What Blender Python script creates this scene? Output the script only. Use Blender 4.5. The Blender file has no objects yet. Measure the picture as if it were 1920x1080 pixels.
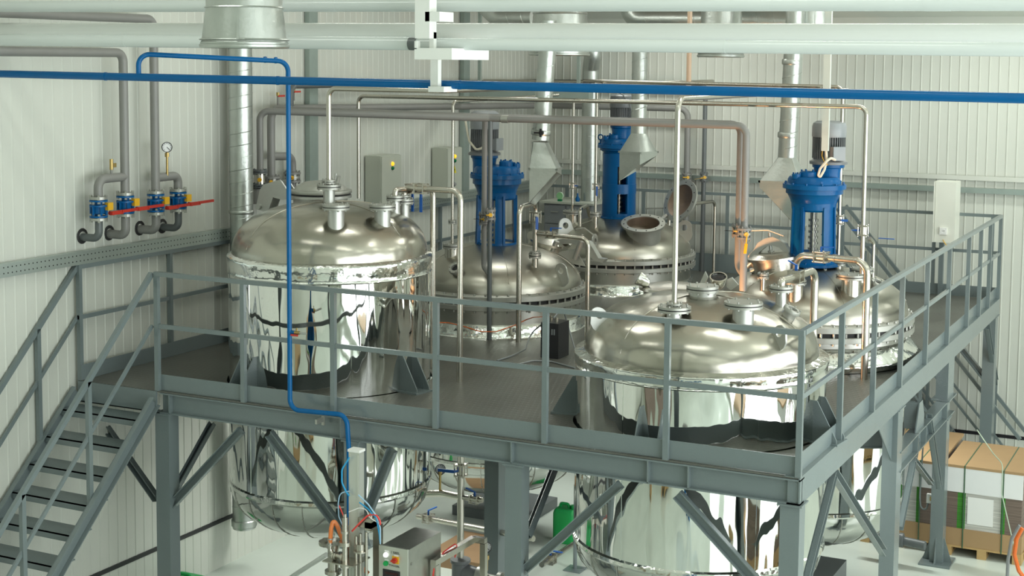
import bpy, bmesh, math, random
from mathutils import Vector, Matrix
from math import sin, cos, pi, radians, sqrt, atan2
random.seed(7)
sc = bpy.context.scene
COL = sc.collection

# ------------------------------------------------------------------ camera
F_PX = 2766.41; YAW, PITCH, ROLL = -0.4642, 0.0906, 0.00808
CAM = Vector((8.899, -10.432, 5.546)); PU, PV = 965.38, 363.95
fwd = Vector((sin(YAW)*cos(PITCH), cos(YAW)*cos(PITCH), -sin(PITCH)))
rgt0 = Vector((cos(YAW), -sin(YAW), 0)); up0 = rgt0.cross(fwd)
RGT = (rgt0*cos(ROLL) + up0*sin(ROLL)).normalized(); UPV = (up0*cos(ROLL) - rgt0*sin(ROLL)).normalized()
cd = bpy.data.cameras.new('camera'); camo = bpy.data.objects.new('camera', cd); COL.objects.link(camo)
M3 = Matrix((RGT, UPV, -fwd)).transposed()
camo.matrix_world = Matrix.Translation(CAM) @ M3.to_4x4()
cd.sensor_width = 36.0; cd.lens = F_PX*36.0/1920.0
cd.shift_x = (960-PU)/1920.0; cd.shift_y = -(540-PV)/1920.0
cd.clip_end = 200
sc.camera = camo
sc.view_settings.view_transform = 'Standard'; sc.view_settings.look = 'None'
sc.view_settings.gamma = 1.0; sc.view_settings.use_curve_mapping = False
sc.view_settings.exposure = 0.0
try:
    sc.cycles.max_bounces = 8; sc.cycles.glossy_bounces = 5; sc.cycles.diffuse_bounces = 4
    sc.cycles.caustics_reflective = False; sc.cycles.caustics_refractive = False
    sc.cycles.sample_clamp_indirect = 4.0
    sc.cycles.use_denoising = True
except Exception:
    pass
# ------------------------------------------------------------------ world and large lights
w = bpy.data.worlds.new('world'); sc.world = w; w.use_nodes = True
w.node_tree.nodes['Background'].inputs[0].default_value = (0.75, 0.8, 0.8, 1)
w.node_tree.nodes['Background'].inputs[1].default_value = 0.05

XL, YB, XR, YF = -0.97, 10.1, 14.0, -15.0       # room: left wall, back wall, right wall, front wall
def zceil(y): return 6.17 + (YB - y)*0.16 if y > -2.5 else 6.17 + (YB+2.5)*0.16 - (-2.5-y)*0.12

def area(name, loc, rot, sx, sy, power, col=(1, 1, 1)):
    l = bpy.data.lights.new(name, 'AREA'); l.shape = 'RECTANGLE'; l.size = sx; l.size_y = sy
    l.energy = power; l.color = col
    o = bpy.data.objects.new(name, l); o.location = loc; o.rotation_euler = rot; COL.objects.link(o); return o
LAMPS = [(x, y) for y in (8.6, 5.0, 1.2, -2.6, -6.4, -10.2) for x in (1.6, 6.0, 10.4)]
for (x, y) in LAMPS:                               # the fluorescent fittings under the roof
    area('ceiling_lamp_light', (x, y, zceil(y)-0.17), (0, 0, 0), 1.9, 0.24, 36 if y > 4 else (24 if y > -3 else 13), (0.97, 1.0, 0.93))
UNDER_FILL = [(1.0, 2.97), (4.8, 2.97), (1.2, 6.35), (4.8, 6.35), (-.16, 2.62)]
for (x, y) in UNDER_FILL:                               # added lamps, unseen, brightening the floor and wall under the deck
    area('under_deck_fill', (x, y, 2.24), (0, 0, 0), 1.3, 0.1, 46 if x > 0 else 16, (0.97, 1.0, 0.94))
area('window_daylight', (XR-0.15, -2.6, 3.1), (0, radians(90), 0), 5.6, 18.0, 1500, (0.93, 0.98, 1.0))

# ------------------------------------------------------------------ pixel -> point on a chosen plane
def _ray(u, v): return fwd + RGT*((u-PU)/F_PX) - UPV*((v-PV)/F_PX)
def Y(u, v, y):
    d = _ray(u, v); return CAM + d*((y-CAM.y)/d.y)
def X(u, v, x):
    d = _ray(u, v); return CAM + d*((x-CAM.x)/d.x)
def Z(u, v, z):
    d = _ray(u, v); return CAM + d*((z-CAM.z)/d.z)
def zat(x, y, v):
    a = Vector((x-CAM.x, y-CAM.y, 0)); k = (PV-v)
    # k*(a.F + h*F.z) = f*(a.U + h*U.z)
    h = (F_PX*a.dot(UPV) - k*a.dot(fwd))/(k*fwd.z - F_PX*UPV.z)
    return CAM.z + h
def depth(p): return (Vector(p)-CAM).dot(fwd)
def rad(px, p): return px*depth(p)/F_PX
def down(u, v, y, vb):
    """vertical segment: top at pixel (u,v) on plane y, bottom at row vb"""
    a = Y(u, v, y); return a, Vector((a.x, a.y, zat(a.x, a.y, vb)))

# ------------------------------------------------------------------ materials
MATS = {}
def mat(name, col, rough=0.5, metal=0.0, noise=0.0, nscale=8.0, bump=0.0, bscale=60.0, spec=0.5, coat=0.0, stretch=(1, 1, 1), emit=None, bdist=0.01, rvar=0.0):
    if name in MATS: return MATS[name]
    m = bpy.data.materials.new(name); m.use_nodes = True; N = m.node_tree.nodes; L = m.node_tree.links
    b = N['Principled BSDF']
    b.inputs['Base Color'].default_value = (*col, 1); b.inputs['Roughness'].default_value = rough
    b.inputs['Metallic'].default_value = metal; b.inputs['Specular IOR Level'].default_value = spec
    b.inputs['Coat Weight'].default_value = coat
    tc = N.new('ShaderNodeTexCoord'); mp = N.new('ShaderNodeMapping'); mp.inputs['Scale'].default_value = stretch
    L.new(tc.outputs['Object'], mp.inputs['Vector'])
    n = N.new('ShaderNodeTexNoise'); n.inputs['Scale'].default_value = nscale; n.inputs['Detail'].default_value = 4
    L.new(mp.outputs[0], n.inputs['Vector'])
    mx = N.new('ShaderNodeMix'); mx.data_type = 'RGBA'
    k = 1-noise
    mx.inputs[6].default_value = (col[0]*k, col[1]*k, col[2]*k, 1)
    mx.inputs[7].default_value = (min(1, col[0]*(1+noise)), min(1, col[1]*(1+noise)), min(1, col[2]*(1+noise)), 1)
    L.new(n.outputs['Fac'], mx.inputs[0]); L.new(mx.outputs[2], b.inputs['Base Color'])
    if rvar:
        mr = N.new('ShaderNodeMapRange'); mr.inputs[3].default_value = max(0, rough-rvar); mr.inputs[4].default_value = rough+rvar
        L.new(n.outputs['Fac'], mr.inputs[0]); L.new(mr.outputs[0], b.inputs['Roughness'])
    if bump:
        n2 = N.new('ShaderNodeTexNoise'); n2.inputs['Scale'].default_value = bscale; n2.inputs['Detail'].default_value = 2
        L.new(mp.outputs[0], n2.inputs['Vector'])
        bp = N.new('ShaderNodeBump'); bp.inputs['Strength'].default_value = bump; bp.inputs['Distance'].default_value = bdist
        L.new(n2.outputs['Fac'], bp.inputs['Height']); L.new(bp.outputs[0], b.inputs['Normal'])
    if emit:
        b.inputs['Emission Color'].default_value = (*emit[0], 1); b.inputs['Emission Strength'].default_value = emit[1]
    MATS[name] = m; return m
GREY = mat('platform_grey_paint', (0.165, 0.203, 0.205), 0.2, 0, 0.07, 3, 0.12, 90, 0.75)
WALLM = mat('white_wall_panel', (0.61, 0.63, 0.565), 0.42, 0, 0.03, 2, 0.04, 6)
CEILM = mat('roof_panel', (0.72, 0.75, 0.68), 0.5, 0, 0.03, 2)
MIRROR = mat('mirror_steel_cladding', (0.80, 0.81, 0.78), 0.035, 1, 0.04, 3, 1.0, 3.2, stretch=(1, 1, 0.22), bdist=0.034)
FOIL = mat('crumpled_foil_cladding', (0.80, 0.81, 0.77), 0.12, 1, 0.05, 6, 1.0, 9, stretch=(1, 1, 1), bdist=0.010)
DISH = mat('riveted_steel_dish', (0.62, 0.63, 0.60), 0.10, 1, 0.05, 3, 0.8, 3.5, bdist=0.02)
DOME = mat('satin_steel_dome', (0.45, 0.43, 0.37), 0.24, 1, 0.16, 2.6, 0.6, 3.0, bdist=0.03, rvar=0.07)
DOMEB = mat('brushed_steel_dome', (0.42, 0.405, 0.35), 0.32, 1, 0.12, 2.4, 0.4, 3.0, bdist=0.012, rvar=0.08)
STEEL = mat('stainless_pipe_steel', (0.55, 0.525, 0.465), 0.27, 1, 0.05, 2, rvar=0.02)
STEELD = mat('stainless_dull', (0.50, 0.50, 0.46), 0.34, 1, 0.12, 14)
SATINW = mat('sanded_steel_nozzle', (0.52, 0.53, 0.50), 0.4, 0.8, 0.08, 14)
FLG = mat('flange_steel', (0.42, 0.425, 0.385), 0.42, 0.65, 0.1, 16)
GALV = mat('galvanised_sheet', (0.50, 0.53, 0.50), 0.36, 0.9, 0.13, 9, 0.2, 30, rvar=0.08)
GALVD = mat('galvanised_profile', (0.36, 0.43, 0.40), 0.42, 0.6, 0.1, 9)
PVC = mat('light_grey_pvc', (0.66, 0.71, 0.69), 0.22, 0, 0.04, 2, 0.05, 5)
PVCW = mat('white_grey_pvc', (0.90, 0.92, 0.89), 0.2, 0, 0.03, 2)
PVCD = mat('grey_process_pvc', (0.235, 0.235, 0.22), 0.4, 0, 0.06, 6)
PVCG = mat('dark_grey_pvc', (0.12, 0.135, 0.135), 0.38, 0, 0.06, 6)
BLUE = mat('blue_pipe_paint', (0.001, 0.108, 0.305), 0.24, 0, 0.1, 5, spec=0.25)
BLUEM = mat('blue_machine_enamel', (0.002, 0.098, 0.285), 0.28, 0, 0.12, 6, 0.5, 26, spec=0.25, bdist=0.004)
BLUEH = mat('blue_handle_plastic', (0.01, 0.10, 0.40), 0.35)
BLUET = mat('blue_hose', (0.02, 0.32, 0.62), 0.3)
RED = mat('red_paint', (0.50, 0.035, 0.02), 0.35, 0, 0.1, 8)
REDH = mat('red_hose', (0.75, 0.06, 0.05), 0.3)
YEL = mat('yellow_plastic', (0.75, 0.42, 0.02), 0.4)
ORG = mat('orange_hose', (0.75, 0.16, 0.03), 0.3)
BRASS = mat('brass', (0.45, 0.33, 0.13), 0.35, 0.9)
BLK = mat('black_plastic', (0.015, 0.015, 0.018), 0.35)
BLKR = mat('black_rubber', (0.02, 0.02, 0.02), 0.6)
GRN = mat('green_plastic', (0.01, 0.38, 0.09), 0.35)
GRNL = mat('green_lamp_cap', (0.0, 0.16, 0.06), 0.25)
YLAMP = mat('lit_yellow_lamp', (0.9, 0.5, 0.02), 0.3, emit=((1.0, 0.5, 0.03), 1.2))
WLAMP = mat('lit_white_lamp', (0.9, 0.9, 0.9), 0.3, emit=((1, 1, 1), 0.8))
DISP = mat('dark_red_display', (0.03, 0.004, 0.004), 0.2)
MOTOR = mat('grey_motor_paint', (0.17, 0.18, 0.185), 0.35, 0, 0.06, 8)
MOTORL = mat('light_grey_motor_paint', (0.27, 0.29, 0.30), 0.32, 0, 0.06, 8)
CAB = mat('beige_enclosure_paint', (0.50, 0.53, 0.45), 0.38, 0, 0.02, 4)
CABW = mat('white_enclosure_paint', (0.78, 0.79, 0.70), 0.35, 0, 0.02, 4)
WHITE = mat('white_paint', (0.82, 0.84, 0.80), 0.3, 0, 0.03, 6)
WPL = mat('white_plastic', (0.85, 0.85, 0.82), 0.3)
CARD = mat('cardboard', (0.40, 0.26, 0.13), 0.75, 0, 0.06, 5)
PAPER = mat('white_paper', (0.80, 0.81, 0.80), 0.6, 0, 0.02, 5)
WOOD = mat('pallet_wood', (0.50, 0.33, 0.14), 0.7, 0, 0.2, 7, stretch=(1, 8, 8))
FOILW = mat('cream_cable', (0.72, 0.68, 0.55), 0.45)
STRAP = mat('green_strap', (0.06, 0.13, 0.07), 0.4)
INNER = mat('stained_inner_steel', (0.22, 0.16, 0.12), 0.5, 0.6, 0.4, 6)
RUST = mat('brown_pallet_cloth', (0.30, 0.19, 0.10), 0.8, 0, 0.15, 6)
BOXG = mat('green_white_carton', (0.10, 0.38, 0.05), 0.5, 0, 0.2, 5)

def floor_mat():
    m = mat('pale_green_epoxy_floor', (0.56, 0.62, 0.56), 0.16, 0, 0.08, 1.2, 0.05, 3, rvar=0.08)
    return m
def deck_mat():
    m = bpy.data.materials.new('dark_tread_plate'); m.use_nodes = True; N = m.node_tree.nodes; L = m.node_tree.links
    b = N['Principled BSDF']; b.inputs['Metallic'].default_value = 0.3; b.inputs['Roughness'].default_value = 0.36
    tc = N.new('ShaderNodeTexCoord')
    n = N.new('ShaderNodeTexNoise'); n.inputs['Scale'].default_value = 1.6; n.inputs['Detail'].default_value = 5
    L.new(tc.outputs['Object'], n.inputs['Vector'])
    cr = N.new('ShaderNodeValToRGB'); cr.color_ramp.elements[0].position = .35; cr.color_ramp.elements[1].position = .7
    cr.color_ramp.elements[0].color = (0.125, 0.125, 0.108, 1); cr.color_ramp.elements[1].color = (0.175, 0.18, 0.16, 1)
    L.new(n.outputs['Fac'], cr.inputs[0]); L.new(cr.outputs[0], b.inputs['Base Color'])
    hs = []
    for ang in (45, -45):
        mp = N.new('ShaderNodeMapping'); mp.inputs['Rotation'].default_value = (0, 0, radians(ang)); mp.inputs['Scale'].default_value = (1, 0.35, 1)
        L.new(tc.outputs['Object'], mp.inputs['Vector'])
        v = N.new('ShaderNodeTexVoronoi'); v.inputs['Scale'].default_value = 26; v.inputs['Randomness'].default_value = 0.0
        L.new(mp.outputs[0], v.inputs['Vector'])
        mr = N.new('ShaderNodeMapRange'); mr.inputs[1].default_value = 0.15; mr.inputs[2].default_value = 0.32; mr.inputs[3].default_value = 1; mr.inputs[4].default_value = 0
        L.new(v.outputs['Distance'], mr.inputs[0]); hs.append(mr)
    ad = N.new('ShaderNodeMath'); ad.operation = 'MAXIMUM'; L.new(hs[0].outputs[0], ad.inputs[0]); L.new(hs[1].outputs[0], ad.inputs[1])
    bp = N.new('ShaderNodeBump'); bp.inputs['Strength'].default_value = 0.5; bp.inputs['Distance'].default_value = 0.003
    L.new(ad.outputs[0], bp.inputs['Height']); L.new(bp.outputs[0], b.inputs['Normal'])
    return m
DECK = deck_mat(); FLOORM = floor_mat()
def perf_mat():
    """galvanised sheet with two rows of punched dark holes (object y,z)"""
    m = bpy.data.materials.new('perforated_galvanised_tray'); m.use_nodes = True; N = m.node_tree.nodes; L = m.node_tree.links
    b = N['Principled BSDF']; b.inputs['Metallic'].default_value = 0.75; b.inputs['Roughness'].default_value = 0.4
    tc = N.new('ShaderNodeTexCoord'); sp = N.new('ShaderNodeSeparateXYZ'); L.new(tc.outputs['Object'], sp.inputs[0])
    def mth(op, a, bb=None):
        n = N.new('ShaderNodeMath'); n.operation = op
        if isinstance(a, (int, float)): n.inputs[0].default_value = a
        else: L.new(a, n.inputs[0])
        if bb is not None:
            if isinstance(bb, (int, float)): n.inputs[1].default_value = bb
            else: L.new(bb, n.inputs[1])
        return n.outputs[0]
    fy = mth('SUBTRACT', mth('FRACT', mth('DIVIDE', sp.outputs[1], 0.05)), 0.5)
    fy = mth('MULTIPLY', fy, 0.05)
    az = mth('SUBTRACT', mth('ABSOLUTE', sp.outputs[2]), 0.026)
    d = mth('SQRT', mth('ADD', mth('MULTIPLY', fy, fy), mth('MULTIPLY', az, az)))
    k = mth('LESS_THAN', d, 0.0065)
    mx = N.new('ShaderNodeMix'); mx.data_type = 'RGBA'; mx.inputs[6].default_value = (0.46, 0.52, 0.49, 1); mx.inputs[7].default_value = (0.01, 0.01, 0.01, 1)
    L.new(k, mx.inputs[0]); L.new(mx.outputs[2], b.inputs['Base Color'])
    return m
PERF = perf_mat()
def stack_mat():
    """bundles of flat cartons: thin horizontal layers, brown / green / white columns (object x)"""
    m = bpy.data.materials.new('stacked_flat_cartons'); m.use_nodes = True; N = m.node_tree.nodes; L = m.node_tree.links
    b = N['Principled BSDF']; b.inputs['Roughness'].default_value = 0.7
    tc = N.new('ShaderNodeTexCoord'); sp = N.new('ShaderNodeSeparateXYZ'); L.new(tc.outputs['Object'], sp.inputs[0])
    ad = N.new('ShaderNodeMath'); ad.operation = 'ADD'; L.new(sp.outputs[0], ad.inputs[0]); L.new(sp.outputs[1], ad.inputs[1])
    mr = N.new('ShaderNodeMapRange'); mr.inputs[1].default_value = 0.0; mr.inputs[2].default_value = 0.86; L.new(sp.outputs[0], mr.inputs[0])
    cr = N.new('ShaderNodeValToRGB'); cr.color_ramp.interpolation = 'CONSTANT'
    E = [(0, (0.20, 0.15, 0.12)), (.17, (0.06, 0.30, 0.03)), (.27, (0.62, 0.61, 0.56)), (.72, (0.06, 0.30, 0.03)), (.77, (0.20, 0.15, 0.12)), (.99, (0.20, 0.15, 0.12))]
    cr.color_ramp.elements[0].color = (*E[0][1], 1); cr.color_ramp.elements[1].position = E[1][0]; cr.color_ramp.elements[1].color = (*E[1][1], 1)
    for p, c in E[2:]:
        e = cr.color_ramp.elements.new(p); e.color = (*c, 1)
    L.new(mr.outputs[0], cr.inputs[0])
    mp = N.new('ShaderNodeMapping'); mp.inputs['Scale'].default_value = (1.5, 1.5, 90); L.new(tc.outputs['Object'], mp.inputs[0])
    n = N.new('ShaderNodeTexNoise'); n.inputs['Scale'].default_value = 1.0; L.new(mp.outputs[0], n.inputs['Vector'])
    m2 = N.new('ShaderNodeMapRange'); m2.inputs[1].default_value = .3; m2.inputs[2].default_value = .7; m2.inputs[3].default_value = .55; m2.inputs[4].default_value = 1.15; L.new(n.outputs['Fac'], m2.inputs[0])
    mx = N.new('ShaderNodeVectorMath'); mx.operation = 'SCALE'; L.new(cr.outputs[0], mx.inputs[0]); L.new(m2.outputs[0], mx.inputs['Scale'])
    L.new(mx.outputs[0], b.inputs['Base Color'])
    return m
STACK = stack_mat()

# ------------------------------------------------------------------ mesh builder
def basis(axis):
    a = Vector(axis).normalized(); t = Vector((0, 0, 1)) if abs(a.z) < 0.9 else Vector((1, 0, 0))
    x = t.cross(a).normalized(); y = a.cross(x).normalized(); return x, y, a
class MB:
    def __init__(s): s.v = []; s.f = []
    def add(s, vs, fs):
        o = len(s.v); s.v += [tuple(q) for q in vs]; s.f += [tuple(i+o for i in f) for f in fs]; return s
    def box(s, x0, x1, y0, y1, z0, z1):
        if x0 > x1: x0, x1 = x1, x0
        if y0 > y1: y0, y1 = y1, y0
        if z0 > z1: z0, z1 = z1, z0
        v = [(x, y, z) for z in (z0, z1) for y in (y0, y1) for x in (x0, x1)]
        return s.add(v, [(0, 2, 3, 1), (4, 5, 7, 6), (0, 1, 5, 4), (2, 6, 7, 3), (0, 4, 6, 2), (1, 3, 7, 5)])
    def obox(s, c, ax, ay, az):
        """oriented box, half-vectors ax ay az"""
        c = Vector(c); ax, ay, az = Vector(ax), Vector(ay), Vector(az)
        v = [c + ax*i + ay*j + az*k for k in (-1, 1) for j in (-1, 1) for i in (-1, 1)]
        return s.add(v, [(0, 2, 3, 1), (4, 5, 7, 6), (0, 1, 5, 4), (2, 6, 7, 3), (0, 4, 6, 2), (1, 3, 7, 5)])
    def beam(s, p, q, w, h, up=(0, 0, 1)):
        p, q = Vector(p), Vector(q); a = (q-p); L_ = a.length; a.normalize()
        x = Vector(up).cross(a)
        if x.length < 1e-4: x = Vector((1, 0, 0)).cross(a)
        x.normalize(); y = a.cross(x)
        return s.obox((p+q)/2, a*L_/2, x*w/2, y*h/2)
    def channel(s, p, q, w, h, t, side, up=(0, 0, 1)):
        """U/L section member: web plus flanges towards side"""
        p, q = Vector(p), Vector(q); a = (q-p).normalized(); sd = Vector(side); sd = (sd - a*sd.dot(a)).normalized(); n = a.cross(sd)
        c = (p+q)/2; L_ = (q-p).length
        s.obox(c, a*L_/2, n*h/2, sd*t/2)
        s.obox(c+n*(h/2-t/2)+sd*w/2, a*L_/2, sd*w/2, n*t/2)
        s.obox(c-n*(h/2-t/2)+sd*w/2, a*L_/2, sd*w/2, n*t/2)
        return s
    def lathe(s, prof, o=(0, 0, 0), axis=(0, 0, 1), n=32, a0=0.0, a1=2*pi, cap=True):
        x, y, a = basis(axis); o = Vector(o); full = abs(a1-a0-2*pi) < 1e-6
        m = n if full else n+1; vs = []
        for (r, h) in prof:
            for i in range(m):
                t = a0 + (a1-a0)*i/n
                vs.append(o + a*h + x*(r*cos(t)) + y*(r*sin(t)))
        fs = []; k = len(prof)
        for j in range(k-1):
            for i in range(n if full else n):
                i2 = (i+1) % m if full else i+1
                fs.append((j*m+i, j*m+i2, (j+1)*m+i2, (j+1)*m+i))
        if cap and full:
            if prof[0][0] > 1e-6: fs.append(tuple(reversed(range(m))))
            if prof[-1][0] > 1e-6: fs.append(tuple((k-1)*m+i for i in range(m)))
        return s.add(vs, fs)
    def cyl(s, p, q, r, n=16, r2=None):
        p, q = Vector(p), Vector(q); L_ = (q-p).length
        return s.lathe([(r, 0), (r if r2 is None else r2, L_)], p, q-p, n)
    def shell(s, r0, r1, z0, z1, o, a0, a1, n=10, r0b=None, r1b=None):
        """curved wall segment between two angles (inner r0, outer r1) for z0..z1"""
        o = Vector(o); vs = []
        r0b = r0 if r0b is None else r0b; r1b = r1 if r1b is None else r1b
        for i in range(n+1):
            t = a0+(a1-a0)*i/n; c, d = cos(t), sin(t)
            vs += [o+Vector((r0*c, r0*d, z0)), o+Vector((r1*c, r1*d, z0)), o+Vector((r1b*c, r1b*d, z1)), o+Vector((r0b*c, r0b*d, z1))]
        fs = [(0, 1, 2, 3), (4*n+3, 4*n+2, 4*n+1, 4*n)]
        for i in range(n):
            b = 4*i
            for k in range(4): fs.append((b+k, b+4+k, b+4+(k+1) % 4, b+(k+1) % 4))
        return s.add(vs, fs)
    def tube(s, path, r, n=12, bend=0.0, cap=True, seg=6):
        P = [Vector(p) for p in path]
        if bend > 0 and len(P) > 2:
            Q = [P[0]]
            for i in range(1, len(P)-1):
                a, b, c = P[i-1], P[i], P[i+1]
                d1, d2 = (a-b), (c-b); l1, l2 = d1.length, d2.length
                if l1 < 1e-6 or l2 < 1e-6: continue
                d1.normalize(); d2.normalize(); ang = d1.angle(d2)
                if ang > pi-0.05: Q.append(b); continue
                t = min(bend/math.tan(ang/2), l1*0.49, l2*0.49)
                for k in range(seg+1):
                    u = k/seg; A = b+d1*t; B = b+d2*t
                    # circular-ish: rational quadratic
                    wgt = sin(ang/2); den = (1-u)**2+2*wgt*u*(1-u)+u*u
                    Q.append((A*(1-u)**2 + b*(2*wgt*u*(1-u)) + B*u*u)/den)
            Q.append(P[-1]); P = Q
        vs = []; T = []
        for i in range(len(P)):
            t = (P[min(i+1, len(P)-1)]-P[max(i-1, 0)]).normalized(); T.append(t)
        x, y, _ = basis(T[0])
        for i, p in enumerate(P):
            x = (x - T[i]*x.dot(T[i])).normalized(); y = T[i].cross(x)
            for k in range(n):
                a = 2*pi*k/n; vs.append(p + x*(r*cos(a)) + y*(r*sin(a)))
        fs = []
        for j in range(len(P)-1):
            for i in range(n):
                i2 = (i+1) % n; fs.append((j*n+i, j*n+i2, (j+1)*n+i2, (j+1)*n+i))
        if cap: fs.append(tuple(reversed(range(n)))); fs.append(tuple((len(P)-1)*n+i for i in range(n)))
        return s.add(vs, fs)
    def bolts(s, c, axis, R, n, br, t, a0=0.0, nn=6):
        x, y, a = basis(axis); c = Vector(c)
        for i in range(n):
            t_ = a0+2*pi*i/n; p = c + x*(R*cos(t_)) + y*(R*sin(t_))
            s.cyl(p-a*t, p+a*t, br, nn)
        return s
    def flange(s, c, axis, R, t, nb=6, br=0.008, gap=0.009):
        """a pair of bolted discs"""
        a = Vector(axis).normalized(); c = Vector(c)
        s.cyl(c-a*(t+gap/2), c-a*(gap/2), R, 28); s.cyl(c+a*(gap/2), c+a*(t+gap/2), R, 28)
        s.cyl(c-a*gap, c+a*gap, R*0.6, 20)
        s.bolts(c, a, R*0.83, nb, br, t+0.018)
        return s
    def prism(s, pts, off):
        """extrude planar polygon (3D points) by vector off"""
        off = Vector(off); n = len(pts); P = [Vector(p) for p in pts]
        s.add(P+[p+off for p in P], [tuple(reversed(range(n))), tuple(range(n, 2*n))] + [(i, (i+1) % n, n+(i+1) % n, n+i) for i in range(n)])
        return s

ROOT = {}
def obj(name, mb, m, parent=None, sharp=38, kind=None, origin=None):
    """link the collected shape as one mesh object; vertices are given in world space"""
    if parent is not None: o0 = ROOT[parent.name]
    elif origin is not None: o0 = Vector(origin)
    else:
        xs = [v[0] for v in mb.v]; ys = [v[1] for v in mb.v]; zs = [v[2] for v in mb.v]
        o0 = Vector(((min(xs)+max(xs))/2, (min(ys)+max(ys))/2, min(zs)))
    me = bpy.data.meshes.new(name); me.from_pydata([(v[0]-o0.x, v[1]-o0.y, v[2]-o0.z) for v in mb.v], [], mb.f)
    bm = bmesh.new(); bm.from_mesh(me); bmesh.ops.recalc_face_normals(bm, faces=bm.faces); bm.to_mesh(me); bm.free()
    for p in me.polygons: p.use_smooth = True
    me.set_sharp_from_angle(angle=radians(sharp))
    me.materials.append(m)
    o = bpy.data.objects.new(name, me); COL.objects.link(o)
    if parent is not None: o.parent = parent
    else: o.location = o0
    ROOT[o.name] = o0
    if kind: o['kind'] = kind
    return o
def obj_split(name, mb, m, parent, sharp=38):
    """one object for each connected piece of the shape"""
    par = list(range(len(mb.v)))
    def fd(i):
        while par[i] != i: par[i] = par[par[i]]; i = par[i]
        return i
    for f in mb.f:
        a = fd(f[0])
        for i in f[1:]: par[fd(i)] = a
    grp = {}
    for f in mb.f: grp.setdefault(fd(f[0]), []).append(f)
    r = []
    for fs in grp.values():
        ids = sorted({i for f in fs for i in f}); mp = {i: k for k, i in enumerate(ids)}
        q = MB(); q.v = [mb.v[i] for i in ids]; q.f = [tuple(mp[i] for i in f) for f in fs]; r.append(obj(name, q, m, parent, sharp))
    return r
def tag(o, label, cat, group=None):
    o['label'] = label; o['category'] = cat
    if group: o['group'] = group
    return o
def thing(name, label, cat, loc, group=None):
    o = bpy.data.objects.new(name, None); COL.objects.link(o); o.empty_display_size = 0.1
    o.location = Vector(loc); ROOT[o.name] = Vector(loc); return tag(o, label, cat, group)
def struct(name, mb, m, **k):
    o = obj(name, mb, m, kind='structure', **k); return o
def lab(o, t): o['label'] = t; return o

# ================================================================== THE ROOM
H0 = 9.5
def ribbed(p0, p1, z0, z1, nrm, pitch=0.128, dep=0.006, base=0.0):
    """corrugated sheet wall from p0 to p1 (x,y), ribs standing out along nrm"""
    mb = MB(); p0 = Vector((*p0, 0)); p1 = Vector((*p1, 0)); d = (p1-p0); L_ = d.length; d.normalize(); n = Vector((*nrm, 0))
    k = int(L_/pitch); pts = []
    for i in range(k+1):
        s = i*pitch
        for ds, h in ((0, 0), (pitch*0.80, 0), (pitch*0.86, 1), (pitch*0.94, 1)):
            if s+ds <= L_: pts.append((s+ds, h))
    vs = []
    for z in (z0, z1):
        for s, h in pts: q = p0+d*s+n*(h*dep); vs.append((q.x, q.y, z))
    m = len(pts); fs = [(i, i+1, m+i+1, m+i) for i in range(m-1)]
    # back skin for thickness
    o = len(vs)
    for z in (z0, z1):
        for s in (0, L_): q = p0+d*s-n*0.12; vs.append((q.x, q.y, z))
    fs += [(o, o+2, o+3, o+1), (0, m, o+2, o), (m-1, 2*m-1, o+3, o+1)]
    mb.add(vs, fs); return mb
struct('wall_left', ribbed((XL, YB+0.05), (XL, YF), 0.0, H0, (1, 0), pitch=0.128, dep=0.006), WALLM, sharp=20)
struct('wall_back', ribbed((XL-0.1, YB), (XR, YB), 0.0, H0, (0, -1), pitch=0.128, dep=0.009), WALLM, sharp=20)
struct('wall_right', MB().box(XR, XR+0.12, YF, YB, 0, H0), WALLM)
struct('wall_front', MB().box(XL, XR, YF-0.12, YF, 0, H0), WALLM)
struct('floor', MB().box(XL-.1, XR+.1, YF-.1, YB+.1, -0.15, 0), FLOORM)
cm = MB()
for (a, b) in ((YB+.1, -2.5), (-2.5, YF-.1)):
    za, zb = zceil(a), zceil(b) if b < -2.6 else 6.17+(YB+2.5)*0.16
    cm.add([(XL-.1, a, za), (XR+.1, a, za), (XR+.1, b, zb), (XL-.1, b, zb), (XL-.1, a, za+.12), (XR+.1, a, za+.12), (XR+.1, b, zb+.12), (XL-.1, b, zb+.12)],
           [(0, 1, 2, 3), (4, 7, 6, 5), (0, 4, 5, 1), (1, 5, 6, 2), (2, 6, 7, 3), (3, 7, 4, 0)])
struct('ceiling', cm, CEILM)
# black base strip joining the wall panels, low on the two walls
struct('trim_1', MB().box(XL+0.001, XL+0.012, YF, YB, 0.50, 0.545), BLK)
struct('trim_2', MB().box(XL, XR, YB-0.014, YB-0.002, 0.50, 0.545), BLK)
m_ = MB().box(XL, XR, YB-0.03, YB-0.012, 5.93, 6.02).box(XL, XR, YB-0.02, YB-0.012, 6.02, 6.19)
struct('trim_3', m_, WALLM)
m_ = MB()
for i in range(60):
    x = XL+0.3+i*0.25; m_.cyl((x, YB-0.03, 5.975), (x, YB-0.036, 5.975), 0.008, 6)
struct('trim_4', m_, FLG)
# tall window band of the right wall (daylight comes through it)
wf = MB()
for y in (-11.6, -8.6, -5.6, -2.6, .4, 3.4, 6.4): wf.box(XR-0.12, XR-.04, y-0.05, y+0.05, .3, 5.9)
for z in (.25, 2.2, 4.1, 5.9): wf.box(XR-0.12, XR-.04, -11.65, 6.45, z, z+.08)
struct('window_1', wf, WHITE)
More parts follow.
